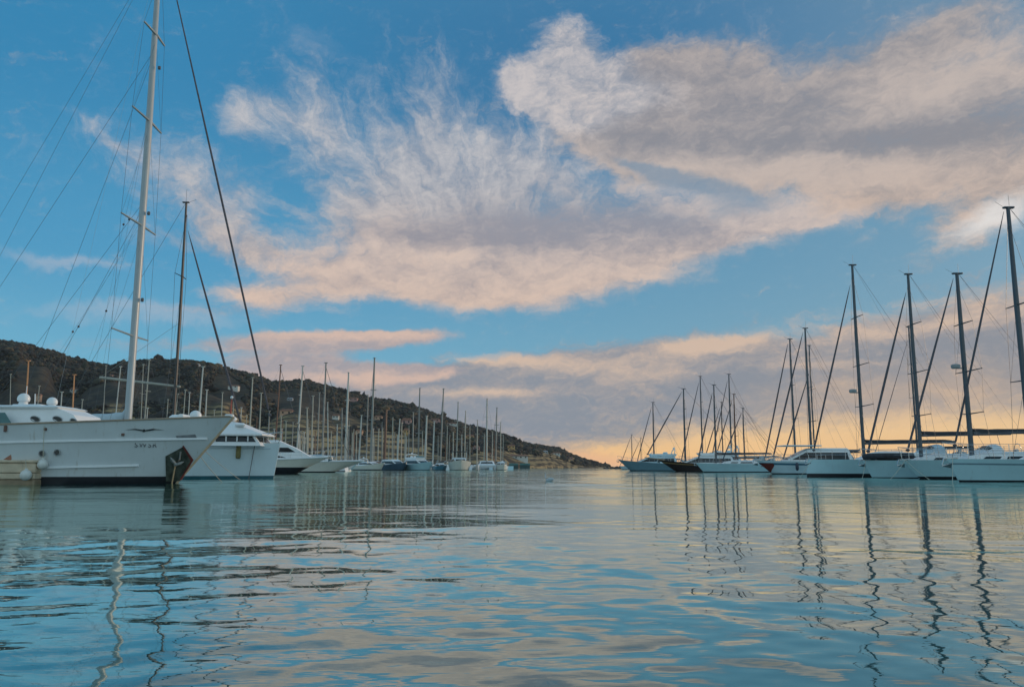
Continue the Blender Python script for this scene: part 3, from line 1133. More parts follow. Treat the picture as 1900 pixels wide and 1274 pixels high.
# ------------------------------------------------------------------ left: stone quay and the big white motor yacht
M_STONE = mat('quay_stone', (0.62, 0.50, 0.36), 0.85, var=0.18, scale=2.5, bump=0.6, streak=((0.16, 0.13, 0.10), 0.5))
M_STONED = mat('quay_wet', (0.30, 0.22, 0.14), 0.6, var=0.3, scale=3.0, bump=0.6)
M_TEALGL = mat('tinted_glass', (0.05, 0.16, 0.17), 0.10, var=0.1)
YQ = 28.4
quay = empty('stone_quay', (-20.0, YQ, 0))
tag(quay, 'tan stone quay block at the left edge below the white yacht', 'quay')
qz = zat(853, YQ)
qx = xat(65, YQ) + 20
qb = MB()
rows_ = [(-1.0, 0.18, 1), (0.18, .40, 0), (.40, qz - .10, 0)]
for z0_, z1_, k_ in rows_:
    for i in range(6):
        x1_ = qx - i * 1.35 - (.0 if k_ else .0)
        qb.box((x1_ - .67, 0.30, (z0_ + z1_) / 2), (1.335, .60, z1_ - z0_ - .012), k_, bev=.03)
qb.build('stone_facing', [M_STONE, M_STONED], quay)
cb = MB()
cb.box((qx - 4.0, .29, qz - .05), (8.1, .66, .10), 0, bev=.03)
cb.build('coping', M_STONE, quay)
bl = MB()
bl.tube([(qx - .95, .35, qz), (qx - .95, .35, qz + .22), (qx - .95, .35, qz + .25)], [.07, .06, .12], 10)
bl.build('bollard', mat('iron_black', (0.03, 0.03, 0.035), .5), quay)
bx = MB()
bx.box((0, 0, .21), (.52, .34, .42), bev=.02)
bx.box((0, 0, .435), (.56, .38, .05), bev=.02)
crate = bx.build('storage_box', mat('box_rust', (0.33, 0.15, 0.10), .8, var=.2))
crate.location = (xat(10, YQ + .3), YQ + .34, qz)
tag(crate, 'rust brown storage box standing on the tan quay', 'box')
fender('white ball fender hanging against the face of the tan quay', (xat(48, YQ - .24), YQ - .20, zat(881, YQ - .2)), .19, (xat(47, YQ), YQ - .03, qz + .02))

# hull
YB = 30.5
L1 = 17.0
h1 = Hull(L1, 4.3, (2.05, 2.08, 2.52), rake=2.05, srake=.3, stern=.8, fine=1.0, wl=.90, D=.7, boot=.27, smax=.45)
x_tip = xat(428, YB)
b1 = empty('motor_yacht', (x_tip - L1 / 2, YB, 0))
tag(b1, 'big white motor yacht with raked bow and dark anchor plate beside the tan quay', 'motor yacht')
hull1 = h1.build(b1, [M_GREYHULL, M_BLACK, M_DECK, M_NAVY])
ox = x_tip - L1 / 2


def side_strip(h, zs, name, m, th=.05, prot=.05, parent=None, x0=None, x1=None, side=-1, n=40):
    """long rubbing strake that follows the hull side; zs(t) gives its height"""
    mb = MB()
    pts = []
    rings = []
    for i in range(n + 1):
        t = lerp(x0, x1, i / n)
        z = zs(t)
        p = h.pt(t, z, side, 0)
        rings.append([p + Vector((0, side * a, b)) for a, b in ((-.02, -th), (prot, -th * .6), (prot, th * .6), (-.02, th))])
    mb.loft(rings, 0, True, True)
    return mb.build(name, m, parent)


for sd in (-1, 1):
    side_strip(h1, lambda t: 1.34 + .40 * max(t - .1, 0) ** 1.3, 'rubbing_strake', M_WHITE, .055, .07, hull1, .0, .985, sd)
    side_strip(h1, lambda t: .44 + .30 * t ** 1.6, 'spray_rail', M_WHITE, .05, .08, hull1, .0, .86, sd)
    side_strip(h1, lambda t: h1.zd(t) + .02, 'cap_rail', mat('cap_rail_varnish', (.34, .25, .17), .5), .035, .05, hull1, .0, .997, sd)
stem = MB()
pts_ = []
for i in range(12):
    z = -.2 + (h1.zd(1) + .2) * i / 11
    p = h1.pt(1.0, z, 1)
    pts_.append((p.x + .015, 0, z))
stem.tube(pts_, .05, 6)
stem.build('stem_band', mat('stem_bare_wood', (.50, .38, .25), .55, var=.15), hull1)


def hull_px(px, py, out=.02):
    """spot on the near side of the big hull seen at a pixel"""
    Y = YB - 2.0
    for _ in range(12):
        p = at(px, py, Y)
        q_ = h1.side_at(p.x - ox, p.z, -1, out)
        Y = YB + q_.y
    return Vector((p.x - ox, q_.y, p.z))


def hull_patch(pxs, name, m, out, parent, sub=4):
    """plate lying on the hull with the outline of pixel corners"""
    bm = bmesh.new()
    vs = [bm.verts.new((x, y, 0)) for x, y in pxs]
    bm.faces.new(vs)
    bmesh.ops.triangulate(bm, faces=bm.faces)
    bmesh.ops.subdivide_edges(bm, edges=bm.edges, cuts=sub, use_grid_fill=True)
    mb = MB()
    bm.verts.index_update()
    top = [hull_px(v.co.x, v.co.y, out) for v in bm.verts]
    n = len(top)
    fs = [tuple(v.index for v in f.verts) for f in bm.faces]
    mb.add(top, fs)
    ed = [e for e in bm.edges if len(e.link_faces) == 1]
    low = [p + Vector((0, out + .02, 0)) for p in top]
    mb.add(top + low, [(e.verts[0].index, e.verts[1].index, e.verts[1].index + n, e.verts[0].index + n) for e in ed])
    bm.free()
    return mb.build(name, m, parent, angle=60)


M_POCKET = mat('anchor_plate_weathered', (.085, .095, .075), .45, .4, var=.65, scale=4.0)
hp = hull_patch([(307, 846), (339, 829), (356, 853), (349, 866), (333, 892), (308, 893)], 'anchor_plate', M_POCKET, .03, hull1)
hull_patch([(338, 828), (340, 826), (358, 852), (355, 856)], 'plate_edge', M_RED, .045, hp, 2)
hull_patch([(355, 853), (358, 853), (336, 890), (333, 890)], 'plate_edge', M_RED, .045, hp, 2)
M_GALV = mat('galvanised', (.26, .27, .26), .5, .5, var=.2)
an = MB()
pa = [hull_px(x, y, .10) for x, y in ((326, 864), (333, 852), (335, 838))]
an.tube(pa, .035, 6)
for pp in (((326, 860), (319, 853), (316, 848)), ((326, 862), (334, 859), (341, 856))):
    q3 = [hull_px(x, y, .10) for x, y in pp]
    an.tube(q3, [.05, .07, .015], 6)
an.ball(hull_px(326, 861, .09), .08, seg=8, ring=6)
an.build('anchor', M_GALV, hull1)
chain = MB()
pc0 = hull_px(325, 864, .12)
pc1 = Vector((pc0.x - .06, pc0.y - .10, -.2))
for i in range(22):
    a_, b_ = lerp(pc0, pc1, i / 22), lerp(pc0, pc1, (i + .85) / 22)
    chain.tube([a_, b_], .022 if i % 2 else .030, 5)
chain.build('anchor_chain', mat('chain_rust', (.38, .28, .16), .7), hull1)
# bird emblem, registration letters and name board
eb = MB()
for pp in (((233, 797), (252, 795.2), (264, 797), (268, 800), (262, 799.2), (250, 797.2)), ((305, 797.5), (284, 795.0), (272, 797), (264, 800), (274, 799.6), (288, 797.3))):
    q3 = [hull_px(x, y, .02) for x, y in pp]
    c = sum(q3, Vector()) / len(q3)
    eb.add(q3 + [p + Vector((0, -.01, 0)) for p in q3], [tuple(range(6, 12))] + [(i, (i + 1) % 6, (i + 1) % 6 + 6, i + 6) for i in range(6)])
eb.ball(hull_px(267, 798.5, .02), .055, seg=8, ring=5)
eb.build('bird_emblem', mat('emblem_black', (.02, .022, .025), .5), hull1, smooth=False)


def lettering(txt, px, py, hpx, parent, m, spacing=1.0, out=.035, d=YB):
    """raised letters on the near side of the big hull"""
    cu = bpy.data.curves.new('lettering', 'FONT')
    cu.body = txt
    cu.size = hpx / FPX * d * 1.38
    cu.extrude = .006
    cu.space_character = spacing
    cu.align_x = 'CENTER'
    tmp = bpy.data.objects.new('lettering_curve', cu)
    COL.objects.link(tmp)
    me = bpy.data.meshes.new_from_object(tmp.evaluated_get(bpy.context.evaluated_depsgraph_get()))
    bpy.data.objects.remove(tmp)
    o = bpy.data.objects.new('lettering', me)
    COL.objects.link(o)
    p = hull_px(px, py, out)
    p2 = hull_px(px + 20, py, out)
    o.parent = parent
    o.location = p
    o.rotation_euler = (math.pi / 2 - .05, 0, math.atan2(p2.y - p.y, p2.x - p.x))
    me.materials.clear()
    me.materials.append(m)
    return o


M_LET = mat('letter_grey', (.07, .075, .085), .6)
lettering('SWSR', 270, 829.5, 9, hull1, M_LET, 1.25)
nb = hull_patch([(326, 808), (362, 805.5), (365, 812), (329, 815)], 'name_board', mat('board_grey', (.22, .23, .24), .6, var=.3, scale=9.0), .03, hull1)
# portholes
M_FRAME = mat('port_frame', (.35, .36, .36), .4, .6)
for px_, py_ in ((78, 841), (106, 839)):
    p = hull_px(px_, py_, .02)
    fr = MB()
    fr.tube([p + Vector((.11 * math.cos(k), -.01, .10 * math.sin(k))) for k in (2 * math.pi * j / 16 for j in range(17))], .018, 5, cap=False)
    fo = fr.build('porthole', M_FRAME, hull1)
    gp = MB()
    gp.add([p + Vector((.10 * math.cos(k), .0, .09 * math.sin(k))) for k in (2 * math.pi * j / 16 for j in range(16))], [tuple(range(16))])
    gp.build('pane', M_GLASS, fo, smooth=False)
for px_, py_ in ((10, 795), (228, 806), (84, 796)):
    p = hull_px(px_, py_, .02)
    sc_ = MB()
    sc_.box(p, (.12, .05, .22 if px_ < 50 else .1), bev=.02)
    sc_.build('scupper', mat('scupper_rust', (.16, .09, .07), .7), hull1)
# deckhouse, local coordinates
def lx(px, Y=YB - 1.3):
    return xat(px, Y) - ox


zdk = 2.05
zr = zat(757, YB)
lv1 = [(zdk - .1, lx(-170), lx(136), 1.55, 1.02), (zdk + .12, lx(-170), lx(133), 1.50, .98), (zat(768, YB - 1.3), lx(-165), lx(118), 1.42, .95), (zr - .05, lx(-160), lx(86), 1.30, .95)]
dh = deckhouse(b1, 'deckhouse', lv1, M_WHITE, .10)
lip = MB()
lip.loft(house([(zr - .08, lx(-150), lx(84), 1.45, 1.05), (zr - .02, lx(-150), lx(90), 1.48, 1.08), (zr + .02, lx(-150), lx(84), 1.44, 1.02)]), 0, True, True)
lip.build('roof', M_WHITE, dh)
for px_, py_ in ((51, 776), (91, 776), (121, 780)):
    Yw = YB - 1.38
    z_ = zat(py_, Yw)
    u = (z_ - lv1[1][0]) / (lv1[2][0] - lv1[1][0])
    def face_y(px__):
        x = lx(px__)
        x0, x1 = lerp(lv1[1][1], lv1[2][1], u), lerp(lv1[1][2], lv1[2][2], u)
        h0, h1_ = lerp(lv1[1][3], lv1[2][3], u), lerp(lv1[1][4], lv1[2][4], u)
        return -lerp(h0, h1_, (x - x0) / (x1 - x0))
    yy = face_y(px_) - .012
    wbm = MB()
    wx = .15 if px_ < 100 else .11
    wbm.add([(lx(px_) + wx * math.cos(k) + .06 * math.sin(k) * -1, yy, z_ + .09 * math.sin(k)) for k in (2 * math.pi * j / 18 for j in range(18))], [tuple(range(18))])
    wo_ = wbm.build('window', M_GLASS, dh, smooth=False)
    fr = MB()
    fr.tube([(lx(px_) + (wx + .015) * math.cos(k) + .06 * math.sin(k) * -1, yy - .005, z_ + .10 * math.sin(k)) for k in (2 * math.pi * j / 18 for j in range(19))], .016, 5, cap=False)
    fr.build('frame', M_FRAME, wo_)
ws = MB()
Yw = YB - 1.45
ws.add([(lx(-60), -1.56, zat(788, Yw)), (lx(22), -1.50, zat(788, Yw)), (lx(4), -1.44, zat(765, Yw)), (lx(-60), -1.48, zat(765, Yw))], [(0, 1, 2, 3)])
ws.build('windscreen', M_TEALGL, dh, smooth=False)
for px_, py_, r_ in ((32, 741, .225), (86, 747, .195)):
    rd = MB()
    z_ = zat(py_, YB)
    rd.ball((0, 0, z_ - zr), r_, seg=18, ring=10, sz=1.0, z0=-.45)
    rd.tube([(0, 0, 0), (0, 0, z_ - zr - r_ * .35)], [r_ * .9, r_ * .6], 12)
    ro = rd.build('radar_dome', M_WHITE, b1)
    ro.location = (lx(px_, YB), 0, zr + .02)
pf = MB()
pf.box((lx(55, YB), 0, zr + .06), (1.1, 1.2, .10), bev=.03)
pf.tube([(lx(24, YB), .4, zr), (lx(24, YB), .4, zr + .9)], .015, 5)
pf.tube([(lx(40, YB), .5, zr), (lx(38, YB), .5, zr + .6)], .02, 5)
pf.build('antenna_platform', M_WHITE, dh)
# jackstaff on the bow
js = MB()
js.tube([(L1 / 2 - .12, 0, 2.5), (L1 / 2 - .10, 0, 3.2)], [.035, .025], 6, mi=0)
js.ball((L1 / 2 - .10, 0, 3.27), .06, mi=1, seg=8, ring=6)
js.box((L1 / 2 - .15, 0, 2.56), (.3, .25, .12), 1, bev=.03)
js.build('jackstaff', [mat('staff_red', (.35, .06, .04), .5), M_WHITE], b1)
wn = MB()
wn.box((L1 / 2 - 2.1, 0, 2.42), (.6, .5, .35), bev=.08)
wn.tube([(L1 / 2 - 1.9, -.35, 2.5), (L1 / 2 - 1.9, .35, 2.5)], .12, 10)
wn.build('windlass', M_WHITE, b1)
fp = hull_px(79, 861, .20)
tp = hull_px(82, 790, .03)
fender('white ball fender hanging on a line against the big white yacht hull', fp + Vector((ox, YB, 0)), .18, tp + Vector((ox, YB, 0)))
mooring_line('taut pale mooring line from the raked bow down to the water', Vector((ox, YB, 0)) + hull_px(366, 838, .03), at(412, 893, 33.0) * 1.0 - Vector((0, 0, .02)), .05, .012, 'mooring lines at the left bows')
mooring_line('thin line dropping from the bow towards the white plumb hull', Vector((ox, YB, 0)) + hull_px(376, 832, .03), at(446, 889, 36.0) - Vector((0, 0, .02)), .05, .010, 'mooring lines at the left bows')

# ------------------------------------------------------------------ left: plumb-bowed yacht with the tallest mast
Y2 = 44.0
L2 = 27.0
h2 = Hull(L2, 6.0, (1.85, 1.85, 1.92), rake=.28, srake=.4, stern=.8, fine=.95, wl=.93, D=.8, boot=.16, smax=.45)
b2 = empty('sailing_yacht', (0, 0, 0))
tag(b2, 'large white plumb bowed yacht carrying the tallest white mast', 'sailing boat')
ho2 = h2.build(b2, [mat('gelcoat_white_cyan_tint', (0.60, 0.70, 0.73), 0.30, var=0.05, scale=1.0, streak=((0.42, 0.44, 0.42), 0.45)), M_TEALBOOT, M_DECK, M_NAVY])  # white hull; the cyan cast of the light is mixed into its colour
place_bow(b2, h2, 518, Y2, 0.0)
o2x = b2.location.x
def l2(px, Y=Y2):
    return xat(px, Y) - o2x
z2 = 1.9
lv2 = [(z2 - .15, l2(330), l2(494), 2.0, 1.15), (z2 + .05, l2(330), l2(490), 1.95, 1.1), (z2 + .42, l2(332), l2(480), 1.85, 1.05)]
dk = deckhouse(b2, 'deckhouse', lv2, M_WHITE, .02)
window_band(dk, lv2, z2 + .06, z2 + .36, .30, .97, front=True)
roof = MB()
roof.loft(house([(z2 + .40, l2(325), l2(496), 2.05, 1.2), (z2 + .48, l2(325), l2(496), 2.05, 1.2), (z2 + .85, l2(335), l2(462), 1.7, 1.1), (z2 + 1.15, l2(350), l2(440), 1.2, .8), (z2 + 1.22, l2(370), l2(425), .8, .5)]), 0, True, True)
ro = roof.build('roof', M_WHITE, dk)
for nm_, c_, d_ in (('vent_box', (l2(455), -1.15, z2 + .97), (.55, .3, .2)), ('hatch', (l2(432), -.6, z2 + 1.32), (.5, .5, .24)), ('antenna_box', (l2(383), 0, z2 + 1.34), (.8, .8, .3))):
    th = MB()
    th.box(c_, d_, bev=.08)
    th.build(nm_, M_WHITE, ro)
th = MB()
th.ball((l2(357), 0, z2 + 1.5), .33, seg=12, ring=8)
th.tube([(l2(357), 0, z2 + .9), (l2(357), 0, z2 + 1.3)], [.25, .18], 10)
th.build('radar_dome', M_WHITE, ro)
for u_ in (.42, .54, .66, .78, .90):
    x_ = lerp(l2(331), l2(486), u_)
    mu = MB()
    y_ = lerp(1.93, 1.09, u_) + .005
    mu.box((x_, -y_, z2 + .21), (.07, .05, .34), bev=.01)
    mu.build('mullion', M_WHITE, dk)
for t_ in (.62, .74, .86, .95):
    p_ = h2.pt(t_, h2.zd(t_), -1, -.12)
    cl = MB()
    cl.tube([p_ + Vector((-.14, 0, .07)), p_ + Vector((.14, 0, .07))], .025, 6)
    cl.tube([p_, p_ + Vector((0, 0, .07))], .03, 6)
    cl.build('cleat', M_STEEL, b2)
for sd in (-1, 1):
    side_strip(h2, lambda t: 1.62, 'rubbing_strake', M_COVERB, .03, .04, ho2, .02, .985, sd)
rails(b2, h2, .55, .97, .55, 10, .014, side=(1, -1))
tb = MB()
tb.box((0, 0, 0), (.26, .14, .76), bev=.06)
tb2 = tb.build('fender_board', M_OLIVE, b2)
pp = h2.side_at(l2(452), 1.45, -1, .08)
tb2.location = (pp.x, pp.y, 1.45)
mz = zat(-95, Y2, 300)
m2x = l2(231)
tipx = L2 / 2 - .25
rig(b2, m2x, z2, mz, .25, M_MASTW, (tipx, 0, 2.0), [(m2x - 11.6, -.6, 2.6), (m2x - 14.6, .5, 2.4)], 2.4, z2,
    ((.20, 2.15), (.415, 2.1), (.627, 1.85), (.81, 1.35)), M_SAIL, .062, .985, sweep=-.10, boom=(4.2, 3.15), cover=M_COVERB, cover_r=.22, wire=.009, nseg=12, boom_rise=-.05)
rb = MB()
Hm = mz - z2
for (fz, dxx, zz, yy) in ((.77, -11.4, 2.4, -1.2), (.755, -7.3, 2.4, 1.2), (.455, -8.6, 2.6, 0), (.44, -5.5, 2.7, -.5)):
    rb.tube([(m2x - .2, 0, z2 + Hm * fz), (m2x + dxx, yy, zz)], .010, 4)
for (xx, zz) in ((-.9, .43), (-1.2, .42), (-3.3, .22), (-3.6, .21), (-1.8, .25)):
    p0 = Vector((m2x + xx, .2, z2 + Hm * zz))
    rb.ball(p0, .07, seg=6, ring=4)
    rb.tube([p0, (m2x + xx * 1.6 - .6, .2, 3.2)], .005, 4)
    rb.tube([p0, (m2x - .2, 0, z2 + Hm * min(zz + .2, .9))], .005, 4)
for fz in (.74, .44, .27):
    rb.box((m2x + .3, 0, z2 + Hm * fz), (.16, .12, .22), bev=.03)
rb.build('running_rigging', M_WIRE, b2)
mooring_line('dark mooring line hanging straight down from the plumb white bow', Vector(b2.location) + h2.side_at(l2(478), 1.85, -1, .02), Vector(b2.location) + h2.side_at(l2(470), -.1, -1, .25), 0, .02, 'mooring lines at the left bows', M_WIRE)

# dark-masted yacht behind it
d3 = 54.0
b3, h3, _ = sailing_yacht('dark masted sailing yacht lying behind the white plumb bowed yacht', (0, 0, 0), 0, L=15, B=4.0, fb=(1.1, 1.05, 1.25), mast_h=zat(376, d3, 337), mast_x=1.9, hullm=M_NAVY, mast_m=M_MASTD, mast_r=.135,
                          sail_r=.085, boom=False, hood=None, spr=((.355, .75), (.70, .95)), stay_top=.885, anchor=False, wire=.012)
place_bow(b3, h3, 472, d3, 0)
b3.location.x += xat(322, d3, 780) - (b3.location.x + 1.9)
bo = MB()
xm = 1.9
bo.tube([(xm + .3, 0, zat(717, d3)), (xm - 5.4, .3, zat(699, d3))], [.07, .09], 8)
bo.tube([(xm - 5.4, .3, zat(699, d3)), (xm - .1, 0, zat(600, d3))], .01, 4)
bo.build('yard', M_MASTP, b3)

# ------------------------------------------------------------------ motor boats
def motor_cruiser(label, px, d, rz, L=11.0, B=3.6, fb=(1.0, 1.15, 1.6), hullm=None, bottom=M_BLACK, boot=.12, rake=1.8, cab=None, fly=True, arch=True, hardtop=None, stripe=None, stripes=(), group=None,
                  name='motor_cruiser', center=False, wl=.84, raily=True, low=False, cabm=None):
    root = empty(name, (0, 0, 0), rz)
    tag(root, label, 'motor boat', group)
    h = Hull(L, B, fb, rake, .2, .88, fine=.95, wl=wl, D=.6, boot=boot, smax=.40, stripes=stripes)
    h.build(root, [hullm or M_WHITE, bottom, M_DECK, stripe or M_NAVY])
    zz = h.zd(.5)
    cm = cabm or M_WHITE
    hc = 0.75 if low else 1.15
    lv = [(zz - .2, -L * .30, L * .30, B * .40, B * .22), (zz + .12, -L * .30, L * .26, B * .39, B * .22), (zz + hc * .8, -L * .28, L * .10, B * .33, B * .25), (zz + hc, -L * .27, L * .05, B * .31, B * .24)]
    c = deckhouse(root, 'cabin', lv, cm, .08)
    window_band(c, lv, zz + .2, zz + hc * .72, .06, .93, m=M_GLASS)
    fl = MB()
    for k in range(5):
        x = lerp(-L * .24, L * .2, k / 4)
        for sd in (1, -1):
            pass
    zt = zz + hc + .06
    if fly:
        lf = [(zt - .02, -L * .29, L * .04, B * .33, B * .26), (zt + .42, -L * .30, L * .075, B * .33, B * .22)]
        f = MB()
        f.loft(house(lf), 0, True, True)
        fo = f.build('flybridge', cm, root, angle=28)
        sb = MB()
        sb.add([(L * .05, B * .20 * s_, zt + .42) for s_ in (-1, 1)] + [(L * .01, B * .17 * s_, zt + .75) for s_ in (1, -1)], [(0, 1, 2, 3)])
        for k in range(3):
            se = MB()
            se.box((-L * .16 - k * .02, (k - 1) * B * .17, zt + .5), (.5, .5, .5), bev=.1)
            se.build('seat', cm, fo)
        sb.build('windscreen', M_TEALGL, fo, smooth=False)
    if arch:
        a = MB()
        xa, za = -L * .26, zt + (.45 if fly else 0)
        a.tube([(xa, B * .33, za - .4), (xa - .25, B * .30, za + .55), (xa - .30, B * .12, za + .75), (xa - .30, -B * .12, za + .75), (xa - .25, -B * .30, za + .55), (xa, -B * .33, za - .4)], .085, 6)
        a.ball((xa - .3, 0, za + .98), .22, seg=10, ring=6, sz=.7)
        a.tube([(xa - .3, B * .2, za + .7), (xa - .45, B * .2, za + 2.2)], .012, 4)
        a.build('radar_arch', cm, root)
    if hardtop is not None:
        ht = MB()
        zh = zt + 1.35
        ht.loft(house([(zh, -L * .28, L * .03, B * .36, B * .30), (zh + .10, -L * .28, L * .05, B * .38, B * .31), (zh + .16, -L * .26, L * .02, B * .34, B * .27)]), 0, True, True)
        hto = ht.build('hardtop', hardtop, root)
        po = MB()
        for x in (-L * .26, L * .0):
            for sd in (1, -1):
                po.tube([(x, sd * B * .31, zt), (x, sd * B * .31, zh)], .035, 5)
        po.build('post', M_STEEL, hto)
    if raily:
        rails(root, h, .45, .95, .6, 7, .014)
    anchor_gear(root, h, 1.2)
    if center:
        root.location = (xat(px, d), d, 0)
    else:
        place_bow(root, h, px, d, rz)
    return root, h


b4_, h4_ = motor_cruiser('low white motor cruiser with black underside just right of the plumb bow', 612, 80, math.radians(4), L=13.5, B=4.0, fb=(1.25, 1.35, 1.68), rake=3.3, boot=.62, fly=False, arch=False, low=True, hullm=M_CREAM)
b5_, h5_ = motor_cruiser('cream motor cruiser with overhanging bow, second right of the plumb bow', 679, 98, math.radians(3), L=15, B=4.2, fb=(1.2, 1.3, 1.45), rake=4.0, boot=.14, fly=False, arch=False, low=True, hullm=M_CREAM)

for b_, hh_ in ((b4_, h4_), (b5_, h5_)):
    for sd in (-1, 1):
        side_strip(hh_, lambda t: hh_.zd(t) - .02, 'gunwale', M_WHITE, .10, .07, b_, .0, .99, sd)
def l4(px, Y=80.0):
    return (xat(px, Y) - b4_.location.x)
lv4 = [(1.3, l4(400), l4(590), 1.5, .5), (1.75, l4(400), l4(574), 1.45, .6), (2.5, l4(400), l4(550), 1.35, .75), (3.2, l4(410), l4(520), 1.2, .8)]
c4_ = deckhouse(b4_, 'superstructure', lv4, M_WHITE, .08)
window_band(c4_, lv4, 2.1, 2.55, .2, .93, front=False)
G_ROW = 'motor boats moored in a row across the far basin'
R90 = -math.pi / 2
motor_cruiser('small white motor boat with dark sharp bow, leftmost of the far row', 688, 185, R90 + .75, L=11, B=3.8, fb=(1.0, 1.1, 1.65), rake=1.6, low=True, fly=False, arch=True, center=True, group=G_ROW, hullm=M_CREAM, boot=.2)
motor_cruiser('blue hulled motor boat with low white cabin in the far row', 731, 190, R90 + .65, L=11.5, B=4.7, fb=(1.1, 1.25, 1.75), rake=1.6, hullm=mat('paint_slate_blue', (.07, .12, .17), .35), fly=False, arch=False, center=True, group=G_ROW)
motor_cruiser('white flybridge cruiser with black window band, middle of the far row', 777, 190, R90 + .6, L=13, B=5.3, fb=(1.2, 1.35, 1.95), rake=1.8, hullm=M_AQUA, fly=True, arch=True, center=True, group=G_ROW)
motor_cruiser('little blue motor boat squeezed between two white cruisers', 818, 195, R90 + .3, L=7, B=2.9, fb=(.75, .8, 1.2), rake=1.0, hullm=mat('paint_sky_blue', (.10, .28, .38), .35), low=True, fly=False, arch=False, center=True, group=G_ROW)
motor_cruiser('tall white cruiser with black hardtop, bow towards the viewer', 853, 190, R90 + .12, L=12, B=5.4, fb=(1.5, 1.7, 2.35), rake=1.4, hullm=M_CREAM, fly=False, arch=False, hardtop=M_COVER, center=True, group=G_ROW)
motor_cruiser('small cream launch at the right end of the far row', 931, 190, R90 + .2, L=6, B=2.4, fb=(1.0, 1.1, 1.4), rake=.8, low=True, fly=False, arch=False, center=True, group=G_ROW, hullm=M_CREAM)

# catamaran of the far row
ct = empty('catamaran', (xat(903, 195), 195, 0), R90 + .05)
tag(ct, 'white catamaran with dark gap under its bridge deck in the far row', 'catamaran', G_ROW)
for sd in (1, -1):
    hc = Hull(10.5, 1.25, (1.0, 1.05, 1.25), rake=.2, srake=.3, stern=.7, boot=.1)
    o = hc.build(ct, [M_WHITE, M_NAVY, M_DECK, M_NAVY])
    o.location = (0, sd * 2.15, 0)
lvc = [(.62, -4.6, 2.2, 2.1, 2.0), (1.15, -4.6, 2.3, 2.3, 2.2), (1.4, -4.2, 1.9, 2.2, 1.9), (2.1, -3.6, .6, 1.8, 1.4)]
bd_ = deckhouse(ct, 'bridge_deck', lvc, M_WHITE, .08)
window_band(bd_, lvc, 1.5, 1.95, .1, .95)
rig(ct, .9, 2.1, zat(740, 195, 909), .2, M_MASTP, (4.6, 0, 1.3), (-4.6, 0, 1.2), 2.2, 1.3, ((.4, 1.2), (.7, .9)), M_SAILW, .08, .95, boom=(4.3, 3.2), cover=M_COVERB, cover_r=.25, wire=.015)
